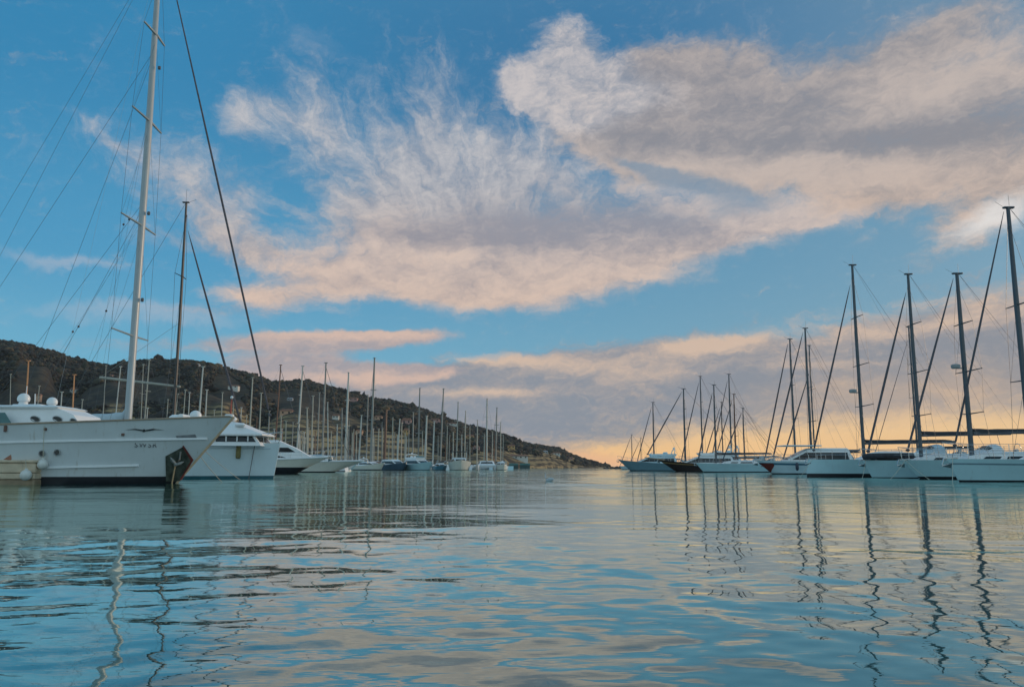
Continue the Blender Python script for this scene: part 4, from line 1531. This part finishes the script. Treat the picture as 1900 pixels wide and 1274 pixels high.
# ------------------------------------------------------------------ mast forest of the left marina
# top x, top y, foot x, foot y, width in px, colour
FOREST = [
    (53, 669, 53, 743, 5, 'o'), (138, 695, 138, 763, 4.5, 'o'), (115, 727, 114, 763, 4, 'w'), (153, 741, 152, 768, 3, 'p'), (197, 678, 193, 770, 2.6, 'p'), (224, 680, 213, 763, 3.6, 'w'),
    (266, 676, 264, 780, 2.6, 'p'), (277, 668, 268, 780, 4, 'p'), (245, 736, 248, 775, 3, 'p'), (274, 757, 272, 780, 3, 'w'), (344, 723, 340, 768, 3, 'p'), (73, 716, 72, 745, 2.6, 'p'), (20, 694, 28, 738, 2.4, 'p'),
    (377, 680, 368, 770, 5, 'w'), (384, 723, 382, 768, 4, 'w'), (352, 728, 351, 766, 3, 'w'), (413, 728, 412, 772, 3, 'p'), (330, 731, 322, 768, 2.4, 'p'), (398, 760, 398, 776, 2.6, 'p'), (312, 741, 309, 776, 2.6, 'p'),
    (521, 677, 511, 800, 4, 'b'), (562, 679, 551, 826, 5, 'w'), (605, 673, 598, 836, 5, 'd'), (581, 734, 578, 836, 4, 'p'), (593, 728, 589, 836, 3.4, 'g'), (608, 746, 610, 836, 3, 'w'), (647, 691, 641, 838, 5.4, 'w'),
    (654, 803, 653, 838, 3.4, 'p'), (695, 664, 688, 845, 5.4, 'd'), (683, 732, 680, 845, 3.4, 'g'), (671, 770, 666, 842, 4.4, 'w'), (717, 760, 713, 846, 6.5, 'b'), (729, 774, 728, 846, 3.4, 'p'), (742, 777, 737, 846, 3.6, 'w'),
    (703, 795, 701, 845, 3.2, 'p'), (469, 700, 463, 795, 4, 'p'), (485, 729, 481, 800, 4, 'p'), (500, 762, 498, 808, 3.6, 'g'), (531, 781, 530, 830, 3.2, 'p'), (570, 756, 571, 826, 4, 'p'), (635, 757, 634, 838, 4, 'g'),
    (626, 787, 625, 836, 4, 'w'), (509, 796, 508, 815, 3, 'w'), (779, 720, 776, 842, 4.4, 'd'), (823, 721, 817, 846, 4.4, 'd'), (792, 771, 789, 838, 5, 'w'), (767, 764, 766, 840, 3.4, 'g'), (850, 746, 847, 842, 3.6, 'p'),
    (864, 762, 862, 840, 3, 'p'), (886, 779, 885, 850, 3, 'p'), (922, 756, 920, 848, 3.6, 'd'), (929, 783, 929, 850, 2.6, 'p'), (806, 781, 803, 846, 4, 'w'), (841, 801, 841, 845, 3, 'p'),
    (899, 805, 898, 850, 3, 'p'), (752, 803, 751, 842, 3, 'p'), (738, 807, 738, 845, 4.4, 'w'), (709, 783, 709, 845, 2.6, 'g'), (615, 800, 614, 836, 2.6, 'p'), (544, 783, 542, 826, 2.8, 'g'),
    (522, 771, 520, 820, 2.8, 'p'), (556, 800, 556, 830, 2.8, 'w'), (585, 800, 585, 836, 2.6, 'b'), (601, 812, 601, 836, 2.6, 'p'), (662, 800, 661, 842, 2.6, 'p'), (695, 810, 694, 845, 2.4, 'g'), (722, 812, 721, 846, 2.6, 'p'),
    (759, 790, 758, 842, 2.6, 'g'), (784, 800, 784, 842, 2.6, 'p'), (813, 808, 813, 845, 2.6, 'g'), (830, 790, 829, 846, 2.6, 'p'), (857, 806, 857, 842, 2.4, 'w'), (872, 790, 872, 848, 2.4, 'p'), (914, 800, 913, 850, 2.4, 'p'),
    (434, 740, 432, 776, 2.6, 'p'), (448, 756, 447, 790, 2.8, 'w'), (458, 770, 457, 795, 2.4, 'p'), (477, 775, 476, 800, 2.6, 'b'), (640, 812, 640, 838, 2.4, 'p'), (648, 780, 647, 838, 2.4, 'g'),
]
_r = random.Random(21)
for _k in range(26):
    _x = _r.uniform(490, 935)
    _t = _r.uniform(770, 815) if _x < 760 else _r.uniform(795, 825)
    FOREST.append((_x + 1.5, _t, _x, 836 if _x < 665 else 846, _r.uniform(2.0, 2.8), _r.choice('ppgwgb')))
FOREST.sort(key=lambda r: r[2])
ONES = ['', 'first', 'second', 'third', 'fourth', 'fifth', 'sixth', 'seventh', 'eighth', 'ninth', 'tenth', 'eleventh', 'twelfth', 'thirteenth', 'fourteenth', 'fifteenth', 'sixteenth', 'seventeenth', 'eighteenth', 'nineteenth']
TENS = {2: ('twentieth', 'twenty'), 3: ('thirtieth', 'thirty'), 4: ('fortieth', 'forty'), 5: ('fiftieth', 'fifty'), 6: ('sixtieth', 'sixty'), 7: ('seventieth', 'seventy'), 8: ('eightieth', 'eighty'), 9: ('ninetieth', 'ninety')}


def ordinal(n):
    if n >= 100:
        return 'hundredth' if n == 100 else 'hundred-and-' + ordinal(n - 100)
    if n < 20:
        return ONES[n]
    a, b = divmod(n, 10)
    return TENS[a][0] if b == 0 else TENS[a][1] + '-' + ONES[b]


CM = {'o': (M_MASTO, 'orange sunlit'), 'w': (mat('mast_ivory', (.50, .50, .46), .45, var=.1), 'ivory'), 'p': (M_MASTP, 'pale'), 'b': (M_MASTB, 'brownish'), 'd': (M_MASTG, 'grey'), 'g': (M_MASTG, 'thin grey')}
HULLS = [M_WHITE, M_WHITE, M_CREAM, M_NAVY, M_ICE, M_WHITE, M_AQUA]
FH = Hull(11.5, 3.5, (1.0, .95, 1.15), rake=1.1, srake=-.3, stern=.7, boot=.12)
FH.fr = [1]
rngf = random.Random(4)
far_hulls = {}
for k, (tx, ty, fx_, fy_, wpx, c) in enumerate(FOREST):
    if fx_ < 400:
        d = rngf.uniform(85, 125)
    elif fx_ < 600:
        d = rngf.uniform(118, 138)
    elif fx_ < 640:
        d = rngf.uniform(205, 240)
    else:
        d = rngf.uniform(212, 260)
    m_, word = CM[c]
    above = ty < ridge_y(tx) - 4
    tall = fy_ - ty > 95
    lab = f"yacht with {word} mast {'standing clear above the ridge' if above else 'tall against the hill' if tall else 'low against the hill'}, {ordinal(k + 1)} mast from the left"
    rz = rngf.choice([0.0, math.pi]) + rngf.uniform(-.08, .08) if d < 200 else -math.pi / 2 + rngf.choice([0, math.pi]) + rngf.uniform(-.5, .5)
    root = empty('sailing_yacht', (xat(fx_, d, fy_), d, 0), rz)
    tag(root, lab, 'sailing boat', 'sailing yachts behind the left quay and motor boats')
    # hull: one mesh per colour, shared
    hm = HULLS[k % len(HULLS)]
    if hm.name not in far_hulls:
        ho = FH.build(root, [hm, M_BLACK, M_DECK, M_NAVY], ns=14)
        lvf = [(.9, -1.9, 2.6, 1.0, .5), (1.25, -1.8, 2.0, .95, .5), (1.4, -1.7, 1.2, .9, .6)]
        cr = deckhouse(root, 'coachroof', lvf, M_WHITE)
        far_hulls[hm.name] = (ho.data, cr.data)
    else:
        for nm, da in zip(('hull', 'coachroof'), far_hulls[hm.name]):
            o = bpy.data.objects.new(nm, da)
            COL.objects.link(o)
            o.parent = root
    ztop = zat(ty, d, tx)
    r_ = wpx / FPX * d / 2 * .74
    lean = xat(tx, d, ty) - xat(fx_, d, fy_)
    mb = MB()
    cz, sz_ = math.cos(-rz), math.sin(-rz)
    Hh = ztop - 1.0
    lxx, lyy = lean * cz, lean * sz_
    mb.tube([(0, 0, 1.0), (lxx * .6, lyy * .6, 1 + Hh * .6), (lxx, lyy, ztop)], [r_, r_ * .95, r_ * .7], 6)
    mb.box((lxx, lyy, ztop), (r_ * 3.4, r_ * 2, .10))
    mast = mb.build('mast', m_, root)
    if tall or above:
        sp = MB()
        for f in (.42, .70):
            for sd in (1, -1):
                sp.tube([(lxx * f, lyy * f, 1 + Hh * f), (lxx * f - .15, lyy * f + sd * (1.15 - f * .4), 1 + Hh * f + .03)], r_ * .35, 4)
        sp.build('spreader', m_, mast)
        wr = MB()
        for sd in (1, -1):
            wr.tube([(-.2, sd * 1.5, 1), (lxx * .42 - .15, lyy * .42 + sd * .98, 1 + Hh * .42), (lxx * .95, lyy * .95, 1 + Hh * .95)], .010, 3)
        wr.tube([(lxx, lyy, ztop), (-5.6, 0, 1)], .010, 3)
        wr.tube([(lxx, lyy, 1 + Hh * .96), (5.4, 0, 1.2)], [.035, .045], 5)
        wr.build('rigging', M_WIRE, root)
    bm_ = MB()
    bm_.tube([(-.2, 0, 2.0), (-4.0, 0, 2.1)], r_ * .55, 5)
    bo = bm_.build('boom', m_, root)
    cv = MB()
    cv.tube([(.05, 0, 2.5), (-.3, 0, 2.25), (-2, 0, 2.28), (-3.9, 0, 2.2)], [.08, .2, .17, .1], 6)
    cv.build('sail_cover', [M_COVERB, M_COVER, M_COVERG][k % 3], bo)

# ------------------------------------------------------------------ houses on the hillside
M_TILE = mat('roof_tile', (.26, .12, .075), .9, var=.3, scale=1.0)
WALLS = {'peach': mat('wall_peach', (.62, .38, .26), .9, var=.1, scale=.3), 'ochre': mat('wall_ochre', (.58, .36, .16), .9, var=.1, scale=.3), 'white': mat('wall_white', (.66, .63, .58), .9, var=.1, scale=.3),
         'pink': mat('wall_pink', (.48, .28, .25), .9, var=.1, scale=.3), 'grey': mat('wall_grey', (.36, .36, .37), .9, var=.1, scale=.3)}
for px_, py_, w_, hh_, c_, lab in HOUSES:
    w_, hh_ = w_ * 1.15, hh_ * 1.25
    # distance where that pixel meets the slope
    tt = np.linspace(0.01, 1.0, 400)
    hx, hy, hz_ = hill_point(np.full(400, float(px_)), tt)
    scr = 866.5 - (hz_ - CAM_H) / hy * FPX
    i = int(np.argmin(np.abs(scr - (py_ + hh_ * .5))))
    d = float(hy[i]) - 5
    W, Hh = w_ / FPX * d, hh_ / FPX * d
    root = empty('house', (xat(px_, d), d, zat(py_ + hh_ * .5, d, px_)))
    tag(root, lab, 'house')
    b = MB()
    b.box((0, 0, Hh * .33 - 2), (W, W * .6, Hh * .66 + 4))
    b.build('wall', WALLS[c_], root, smooth=False)
    r = MB()
    w2, d2 = W * .54, W * .34
    zz = Hh * .66
    r.add([(-w2, -d2, zz), (w2, -d2, zz), (w2, d2, zz), (-w2, d2, zz), (-w2 * .7, 0, Hh), (w2 * .7, 0, Hh), (-w2, -d2, zz - .2), (w2, -d2, zz - .2), (w2, d2, zz - .2), (-w2, d2, zz - .2)],
          [(0, 1, 5, 4), (2, 3, 4, 5), (1, 2, 5), (3, 0, 4), (0, 6, 7, 1), (1, 7, 8, 2), (2, 8, 9, 3), (3, 9, 6, 0), (6, 9, 8, 7)])
    r.build('roof', M_TILE if c_ != 'grey' else WALLS['grey'], root, smooth=False)
    nw = max(2, int(W / 4))
    for k in range(nw):
        wb = MB()
        wb.box((-W / 2 + W * (k + .5) / nw, -W * .3 - .03, Hh * .38), (min(1.4, W / nw * .4), .12, Hh * .26))
        wb.build('window', M_GLASS, root, smooth=False)

# boat sheds at the foot of the headland
M_GREENR = mat('sheet_green', (.035, .13, .11), .6, var=.2, scale=.5)
for k, (px_, w_, lab) in enumerate(((953, 16, 'green roofed boat shed at the water, left of its twin'), (974, 18, 'green roofed boat shed at the water, beside the rocks'))):
    d = 500.0
    W = w_ / FPX * d
    root = empty('boat_shed', (xat(px_, d), d, 0))
    tag(root, lab, 'shed')
    b = MB()
    b.box((0, 0, .9), (W, 4, 2.4))
    b.build('wall', mat('shed_wall', (.05, .09, .09), .8), root, smooth=False)
    r = MB()
    r.add([(-W * .52, -2.3, 2.1), (W * .52, -2.3, 2.1), (W * .52, 2.3, 2.1), (-W * .52, 2.3, 2.1), (-W * .52, 0, 3.2), (W * .52, 0, 3.2)], [(0, 1, 5, 4), (2, 3, 4, 5), (1, 2, 5), (3, 0, 4), (0, 3, 2, 1)])
    r.build('roof', M_GREENR, root, smooth=False)
# ------------------------------------------------------------------ right: yachts moored bow out along the pier
PI = math.pi
G_R = 'yachts moored bow out along the right pier'


def right_yacht(label, px_bow, d, px_mast, y_top, x_top, **kw):
    """yacht heading left; the mast foot is set at a pixel column"""
    L = kw.get('L', 10.5)
    Xb, Xm = xat(px_bow, d), xat(px_mast, d, 830)
    kw['mast_x'] = L / 2 - (Xm - Xb)
    root, h, ho = sailing_yacht(label, (0, 0, 0), PI, mast_h=zat(y_top, d, x_top), group=G_R, **kw)
    place_bow(root, h, px_bow, d, PI)
    return root, h, ho


SLATE = mat('stripe_slate', (.16, .26, .31), .4)
r1, hr1, _ = right_yacht('nearest right hand yacht, its tall mast cut by the picture edge', 1757, 33.9, 1912, 386, 1872, L=11.8, B=3.7, fb=(.90, .88, .97), rake=.46, boot=.08, stripes=((.72, .80),), mast_r=.135, sail_r=.052,
                         stay_top=.985, hullmats=[M_AQUA, M_BLACK, M_DECK, SLATE], hood=M_COVERG, bimini=True, spr=((.30, 1.25), (.60, 1.0)), wire=.010)
nbm = MB()
p = hr1.side_at(3.1, .70, 1, .012)
nbm.box(p, (.34, .02, .10))
nbm.build('name_plate', mat('plate_dark', (.10, .13, .13), .5, var=.4, scale=20), r1)
r2, hr2, _ = right_yacht('yacht with dark humped boom cover, second from the right edge', 1672, 42.8, 1802, 508, 1773, L=11.2, B=3.6, fb=(.98, .96, 1.0), rake=.95, boot=.13, mast_r=.155, sail_r=.068,
                         stay_top=.975, hullmats=[M_AQUA, M_BLACK, M_DECK, SLATE], hood=M_COVERG, bimini=True, radome=.485, spr=((.235, 1.1), (.46, 1.25), (.72, .9)), boom_z=2.42)
r3, hr3, _ = right_yacht('yacht carrying an upturned dinghy on its foredeck', 1600, 46.5, 1708, 509, 1697, L=10.6, B=3.5, fb=(.98, .94, 1.02), rake=.55, boot=.05, mast_r=.135, sail_r=.075,
                         stay_top=.90, hullmats=[M_AQUA, M_BLACK, M_DECK, SLATE], hood=M_WHITE, spr=((.23, 1.1), (.46, 1.25), (.72, .9)), boom_z=2.45)
r4, hr4, _ = right_yacht('plumb bowed yacht with broad dark waterline and clear foredeck', 1500, 52.0, 1602, 492, 1595, L=11.6, B=3.7, fb=(1.15, 1.1, 1.12), rake=-.15, boot=.22, mast_r=.14, sail_r=.065,
                         stay_top=.895, hullmats=[M_AQUA, M_BLACK, M_DECK, SLATE], hood=M_COVERB, radome=.335, spr=((.26, 1.35), (.47, 1.2), (.72, .9)), boom_z=2.15)
r5, hr5, _ = right_yacht('slim mast yacht behind the wheelhouse boat, grey mast of a close pair', 1428, 80, 1505, 609, 1495, L=11, B=3.5, mast_r=.155, sail_r=.09, hullmats=[M_AQUA, M_BLACK, M_DECK, SLATE], spr=((.30, 1.1), (.55, .9)), stay_top=.97,
                         cover=None, boom_z=2.2, wire=.014)
right_yacht('yacht of the leftmost mast over the wheelhouse boat', 1414, 90, 1475, 629, 1464, L=10.5, B=3.4, mast_r=.155, sail_r=.09, hullm=M_WHITE, spr=((.35, 1.0), (.62, .8)), stay_top=.965, wire=.014, cover=None)
right_yacht('yacht whose mast doubles the grey mast of the close pair', 1447, 86, 1511, 641, 1502, L=10.5, B=3.4, mast_r=.11, sail_r=.085, hullm=M_WHITE, spr=((.35, 1.0), (.62, .8)), stay_top=.76, wire=.014)
right_yacht('yacht whose shorter mast stands beside the dinghy yacht mast', 1614, 66, 1702, 607, 1694, L=10.5, B=3.4, mast_r=.10, sail_r=.03, hullm=M_WHITE, spr=((.47, 1.1), (.72, .8)), stay_top=.90, wire=.010)
# upturned dinghy on the foredeck of the third yacht
dg = empty('dinghy', (0, 0, 0))
tag(dg, 'upturned dinghy with black tube and white bottom on a foredeck', 'dinghy')
tb_ = MB()
pts = []
for i in range(25):
    k = -2.2 + 4.4 * i / 24
    pts.append((1.05 * math.cos(k) + .25, .58 * math.sin(k) * (1.0 if abs(k) < 1.57 else 1.0), 0))
pts = [(-1.2, -.58, 0)] + pts[3:-3] + [(-1.2, .58, 0)]
tb_.tube(pts, .17, 8)
tb_.build('inflatable_tube', M_COVER, dg)
fl_ = MB()
fl_.loft([[(x * s_ + .1, y * s_, z) for x, y in ((-1.25, -.5), (.6, -.5), (1.1, -.22), (1.1, .22), (.6, .5), (-1.25, .5))] for s_, z in ((1, .05), (.85, .22), (.45, .30))], 0, True, True)
fl_.build('bottom', M_WHITE, dg)
dg.location = (xat(1648, 46.4), 46.4, 1.22)
dg.rotation_euler = (.06, 0, PI + .06)
# wheelhouse motor cruiser with blue band and red bow fender
wb_, hw = motor_cruiser('white wheelhouse cruiser with blue hull band and red bow guard', 1402, 73, PI, L=10.5, B=3.5, fb=(1.05, 1.1, 1.25), rake=1.5, fly=False, arch=False, stripes=((.66, .82),), stripe=mat('band_blue', (.05, .16, .24), .4),
                        hullm=M_ICE, boot=.10, raily=True)
for sd in (1, -1):
    rg = MB()
    v0 = []
    n_ = 12
    for k in range(n_ + 1):
        t = lerp(.885, 1.0, k / n_)
        zt_ = .98
        zb_ = lerp(.80, .10, (k / n_) ** .8)
        for m_ in range(4):
            v0.append(hw.pt(t, lerp(zb_, zt_, m_ / 3), sd, .035))
    rg.add(v0, [(a * 4 + b, a * 4 + 4 + b, a * 4 + 5 + b, a * 4 + 1 + b) for a in range(n_) for b in range(3)])
    rg.build('bow_guard', M_RED, wb_)
fender('dark blue fender hanging on the wheelhouse cruiser side', (xat(1479, 71.2), 71.2, .68), .14, (xat(1479, 71.3), 71.35, 1.1), True, M_NAVY)
fl2 = MB()
hx = -10.5 / 2 + 2.4
fl2.box((1.2, 0, 2.55), (3.4, 2.2, .10), bev=.04)
fl2.build('wheelhouse_roof', M_ICE, wb_)

# farther boats
r6, hr6, _ = right_yacht('pale aqua yacht between the wheelhouse cruiser and the dark gulet', 1291, 100, 1328, 714, 1325, L=11.5, B=3.6, fb=(1.1, 1.05, 1.15), rake=1.0, boot=.12, mast_r=.15, sail_r=.09, hullmats=[M_AQUA, M_BLACK, M_DECK, SLATE], wire=.016,
                         spr=((.4, 1.1), (.7, .8)), stay_top=.9)
gul, hg = motor_cruiser('dark hulled wooden boat with bowsprit and grey white cabins', 1222, 122, PI, L=14, B=4.2, fb=(1.2, 1.15, 1.75), rake=2.6, hullm=mat('hull_dark_brown', (.035, .022, .020), .35), fly=True, arch=True, stripes=((.70, .82),),
                        stripe=mat('stripe_varnish', (.30, .19, .08), .4), name='wooden_motorsailer')
tipg = hg.pt(1, hg.zd(1), 1)
sp_ = MB()
sp_.tube([(tipg.x - 1.0, 0, tipg.z), (tipg.x + 2.1, 0, tipg.z + .35)], [.12, .07], 7)
sp_.build('bowsprit', M_TEAK, gul)
gm = tipg.x - (xat(1271, 122, 830) - xat(1222, 122))
rig(gul, gm, 1.3, zat(721, 122, 1271), .20, M_ALU, (tipg.x + 1.9, 0, tipg.z + .4), (-6.8, 0, 1.3), 1.8, 1.3, ((.45, 1.2), (.72, .9)), M_SAIL, .10, .96, boom=None, wire=.018)
my, hm_ = motor_cruiser('blue grey motor yacht with stepped cabins, leftmost of the right pier', 1147, 145, PI, L=13, B=4.2, fb=(1.3, 1.4, 2.0), rake=2.2, hullm=mat('paint_sea_grey', (.16, .27, .32), .35), fly=True, arch=True, cabm=M_ICE)
M_BK = M_BLACK
second, _h = motor_cruiser('pale motor yacht with raked radar arch behind the dark wooden boat', 1262, 136, PI, L=12.5, B=4.2, fb=(1.4, 1.5, 1.9), rake=1.6, hullm=M_ICE, fly=True, arch=True, cabm=M_ICE)
FAR_R = [(1214, 746, 1213, 160, 4.6, 'grey mast alone above the leftmost motor yacht'), (1301, 698, 1303, 128, 4.6, 'tall mast left of the close far cluster'), (1340, 746, 1341, 140, 3.2, 'short dark mast inside the far cluster'),
         (1350, 694, 1357, 132, 5, 'tallest mast of the far cluster'), (1362, 731, 1365, 126, 4.6, 'brownish mast right of the tallest far mast'), (1379, 757, 1381, 120, 4, 'rightmost mast of the far cluster'),
         (1172, 806, 1172, 240, 2.4, 'tiny mast farthest along the right pier'), (1189, 812, 1189, 230, 2.2, 'tiny mast just right of the farthest one')]
for tx, ty, fx_, d, w_, lab in FAR_R:
    L = 11.0
    sailing_far = sailing_yacht('distant yacht with ' + lab, (0, 0, 0), PI, L=L, B=3.4, mast_h=zat(ty, d, tx), mast_x=1.6, mast_r=w_ / FPX * d / 2 * .8, hullm=M_ICE, mast_m=M_MASTD if 'dark' in lab else M_MASTB if 'brown' in lab else M_ALU,
                                group=G_R, sail_r=.09, wire=.018, stay_top=.93, spr=((.40, 1.1), (.70, .8)), rail=False, anchor=False, bow_off=-.3, cover=M_COVERG)
    rt = sailing_far[0]
    rt.location = (xat(fx_, d, 830) + 1.6, d, 0)
# mooring lines running from the right hand bows into the water
for hh_, rt_, lab, dx_, dy_ in ((hr2, r2, 'slack line slanting ahead from the bow beside the humped boom cover', -1.6, -1.4), (hr2, r2, 'line hanging nearly straight under the second bow from the right', .5, -1.5),
                                (hr1, r1, 'line slanting into the water from the nearest right hand bow', -1.2, -2.0), (hr4, r4, 'line from the plumb bow with the broad dark waterline', -1.3, -1.2), (hr3, r3, 'line from the bow of the yacht carrying the dinghy', -1.0, -1.6)):
    tip_ = rt_.matrix_basis @ hh_.pt(.985, hh_.zd(.985), 1, .02)
    mooring_line(lab, tip_, tip_ + Vector((dx_, dy_, -tip_.z - .06)), .06, .012, 'mooring lines at the right bows')
# breakwater and pier
M_ROCK = mat('breakwater_rock', (.075, .07, .07), .95, var=.4, scale=.6, bump=.8)
rng_b = random.Random(8)
bw = MB()
for k in range(150):
    px_ = rng_b.uniform(1120, 1215)
    d = rng_b.uniform(395, 410)
    s_ = rng_b.uniform(.5, 1.3) * (0.5 + .5 * min(1, (px_ - 1118) / 40))
    c = Vector((xat(px_, d), d, s_ * .15 + rng_b.uniform(-.2, .35)))
    k0 = len(bw.v)
    bw.ball(c, s_ * 1.2, seg=7, ring=4, sz=.7)
    for i in range(k0, len(bw.v)):
        v = Vector(bw.v[i]) - c
        bw.v[i] = tuple(c + v * rng_b.uniform(.75, 1.2))
tag(bw.build('breakwater', M_ROCK, smooth=False), 'low dark rock breakwater at the harbour mouth', 'breakwater')
M_CONC = mat('pier_concrete', (.30, .29, .27), .9, var=.2, scale=1.5, bump=.4)
pr = MB()
pr.box((36.0, 95, .15), (3.0, 190, 1.1), bev=.06)
po = pr.build('pier', M_CONC)
tag(po, 'long concrete pier behind the sterns of the right hand yachts', 'pier')

# ------------------------------------------------------------------ swan on the open water
sw = empty('swan', (xat(1019, 36), 36, 0), PI - .15)
tag(sw, 'pale swan swimming alone in the middle of the fairway', 'bird')
M_FEATHER = mat('feather_white', (.50, .56, .60), .8, var=.12, scale=20, bump=.4)
M_BILL = mat('bill_dark', (.20, .10, .06), .6)
s = MB()
k_ = .50
body = []
for u, w_, h0, h1_ in ((-.42, .02, .14, .17), (-.34, .09, .06, .20), (-.2, .15, -.03, .25), (0, .17, -.06, .26), (.16, .14, -.05, .22), (.28, .08, .0, .17), (.33, .03, .06, .12)):
    body.append([(u * k_, w_ * k_ * math.cos(a), (h0 + h1_) / 2 * k_ + (h1_ - h0) / 2 * k_ * math.sin(a)) for a in (2 * PI * j / 14 for j in range(14))])
s.loft(body, 0, True, True)
s.tube([(.24 * k_, 0, .10 * k_), (.33 * k_, 0, .26 * k_), (.35 * k_, 0, .44 * k_), (.33 * k_, 0, .62 * k_), (.36 * k_, 0, .72 * k_), (.41 * k_, 0, .73 * k_)], [.075 * k_, .05 * k_, .04 * k_, .04 * k_, .055 * k_, .04 * k_], 9)
s.build('body', M_FEATHER, sw, angle=60)
bi = MB()
bi.tube([(.42 * k_, 0, .725 * k_), (.54 * k_, 0, .68 * k_)], [.028 * k_, .008 * k_], 7)
bi.ball((.42 * k_, 0, .75 * k_), .022 * k_, seg=6, ring=4)
bi.build('bill', M_BILL, sw)
for sd in (1, -1):
    w = MB()
    rings = []
    for u, hh, t_ in ((.14, .05, .015), (.02, .11, .03), (-.18, .10, .03), (-.36, .05, .015), (-.46, .01, .006)):
        rings.append([(u * k_, sd * (.155 - .10 * max(0, -u - .15)) * k_ + sd * t_ * k_ * math.cos(a), (.19 + .03 * max(0, -u)) * k_ + hh * k_ * math.sin(a)) for a in (2 * PI * j / 10 for j in range(10))])
    w.loft(rings, 0, True, True)
    w.build('wing', M_FEATHER, sw, angle=60)

# ------------------------------------------------------------------ thin evening air
hz_ = MB()
hz_.box((0, 0, 128), (6600, 6600, 274))
hm = bpy.data.materials.new('evening_air')
hm.use_nodes = True
hn = hm.node_tree
hn.nodes.clear()
pv = hn.nodes.new('ShaderNodeVolumePrincipled')
pv.inputs['Color'].default_value = (0.86, 0.90, 0.94, 1)
pv.inputs['Density'].default_value = 0.00004
ho_ = hn.nodes.new('ShaderNodeOutputMaterial')
hn.links.new(pv.outputs[0], ho_.inputs['Volume'])
tag(hz_.build('haze', hm, smooth=False), kind='stuff')
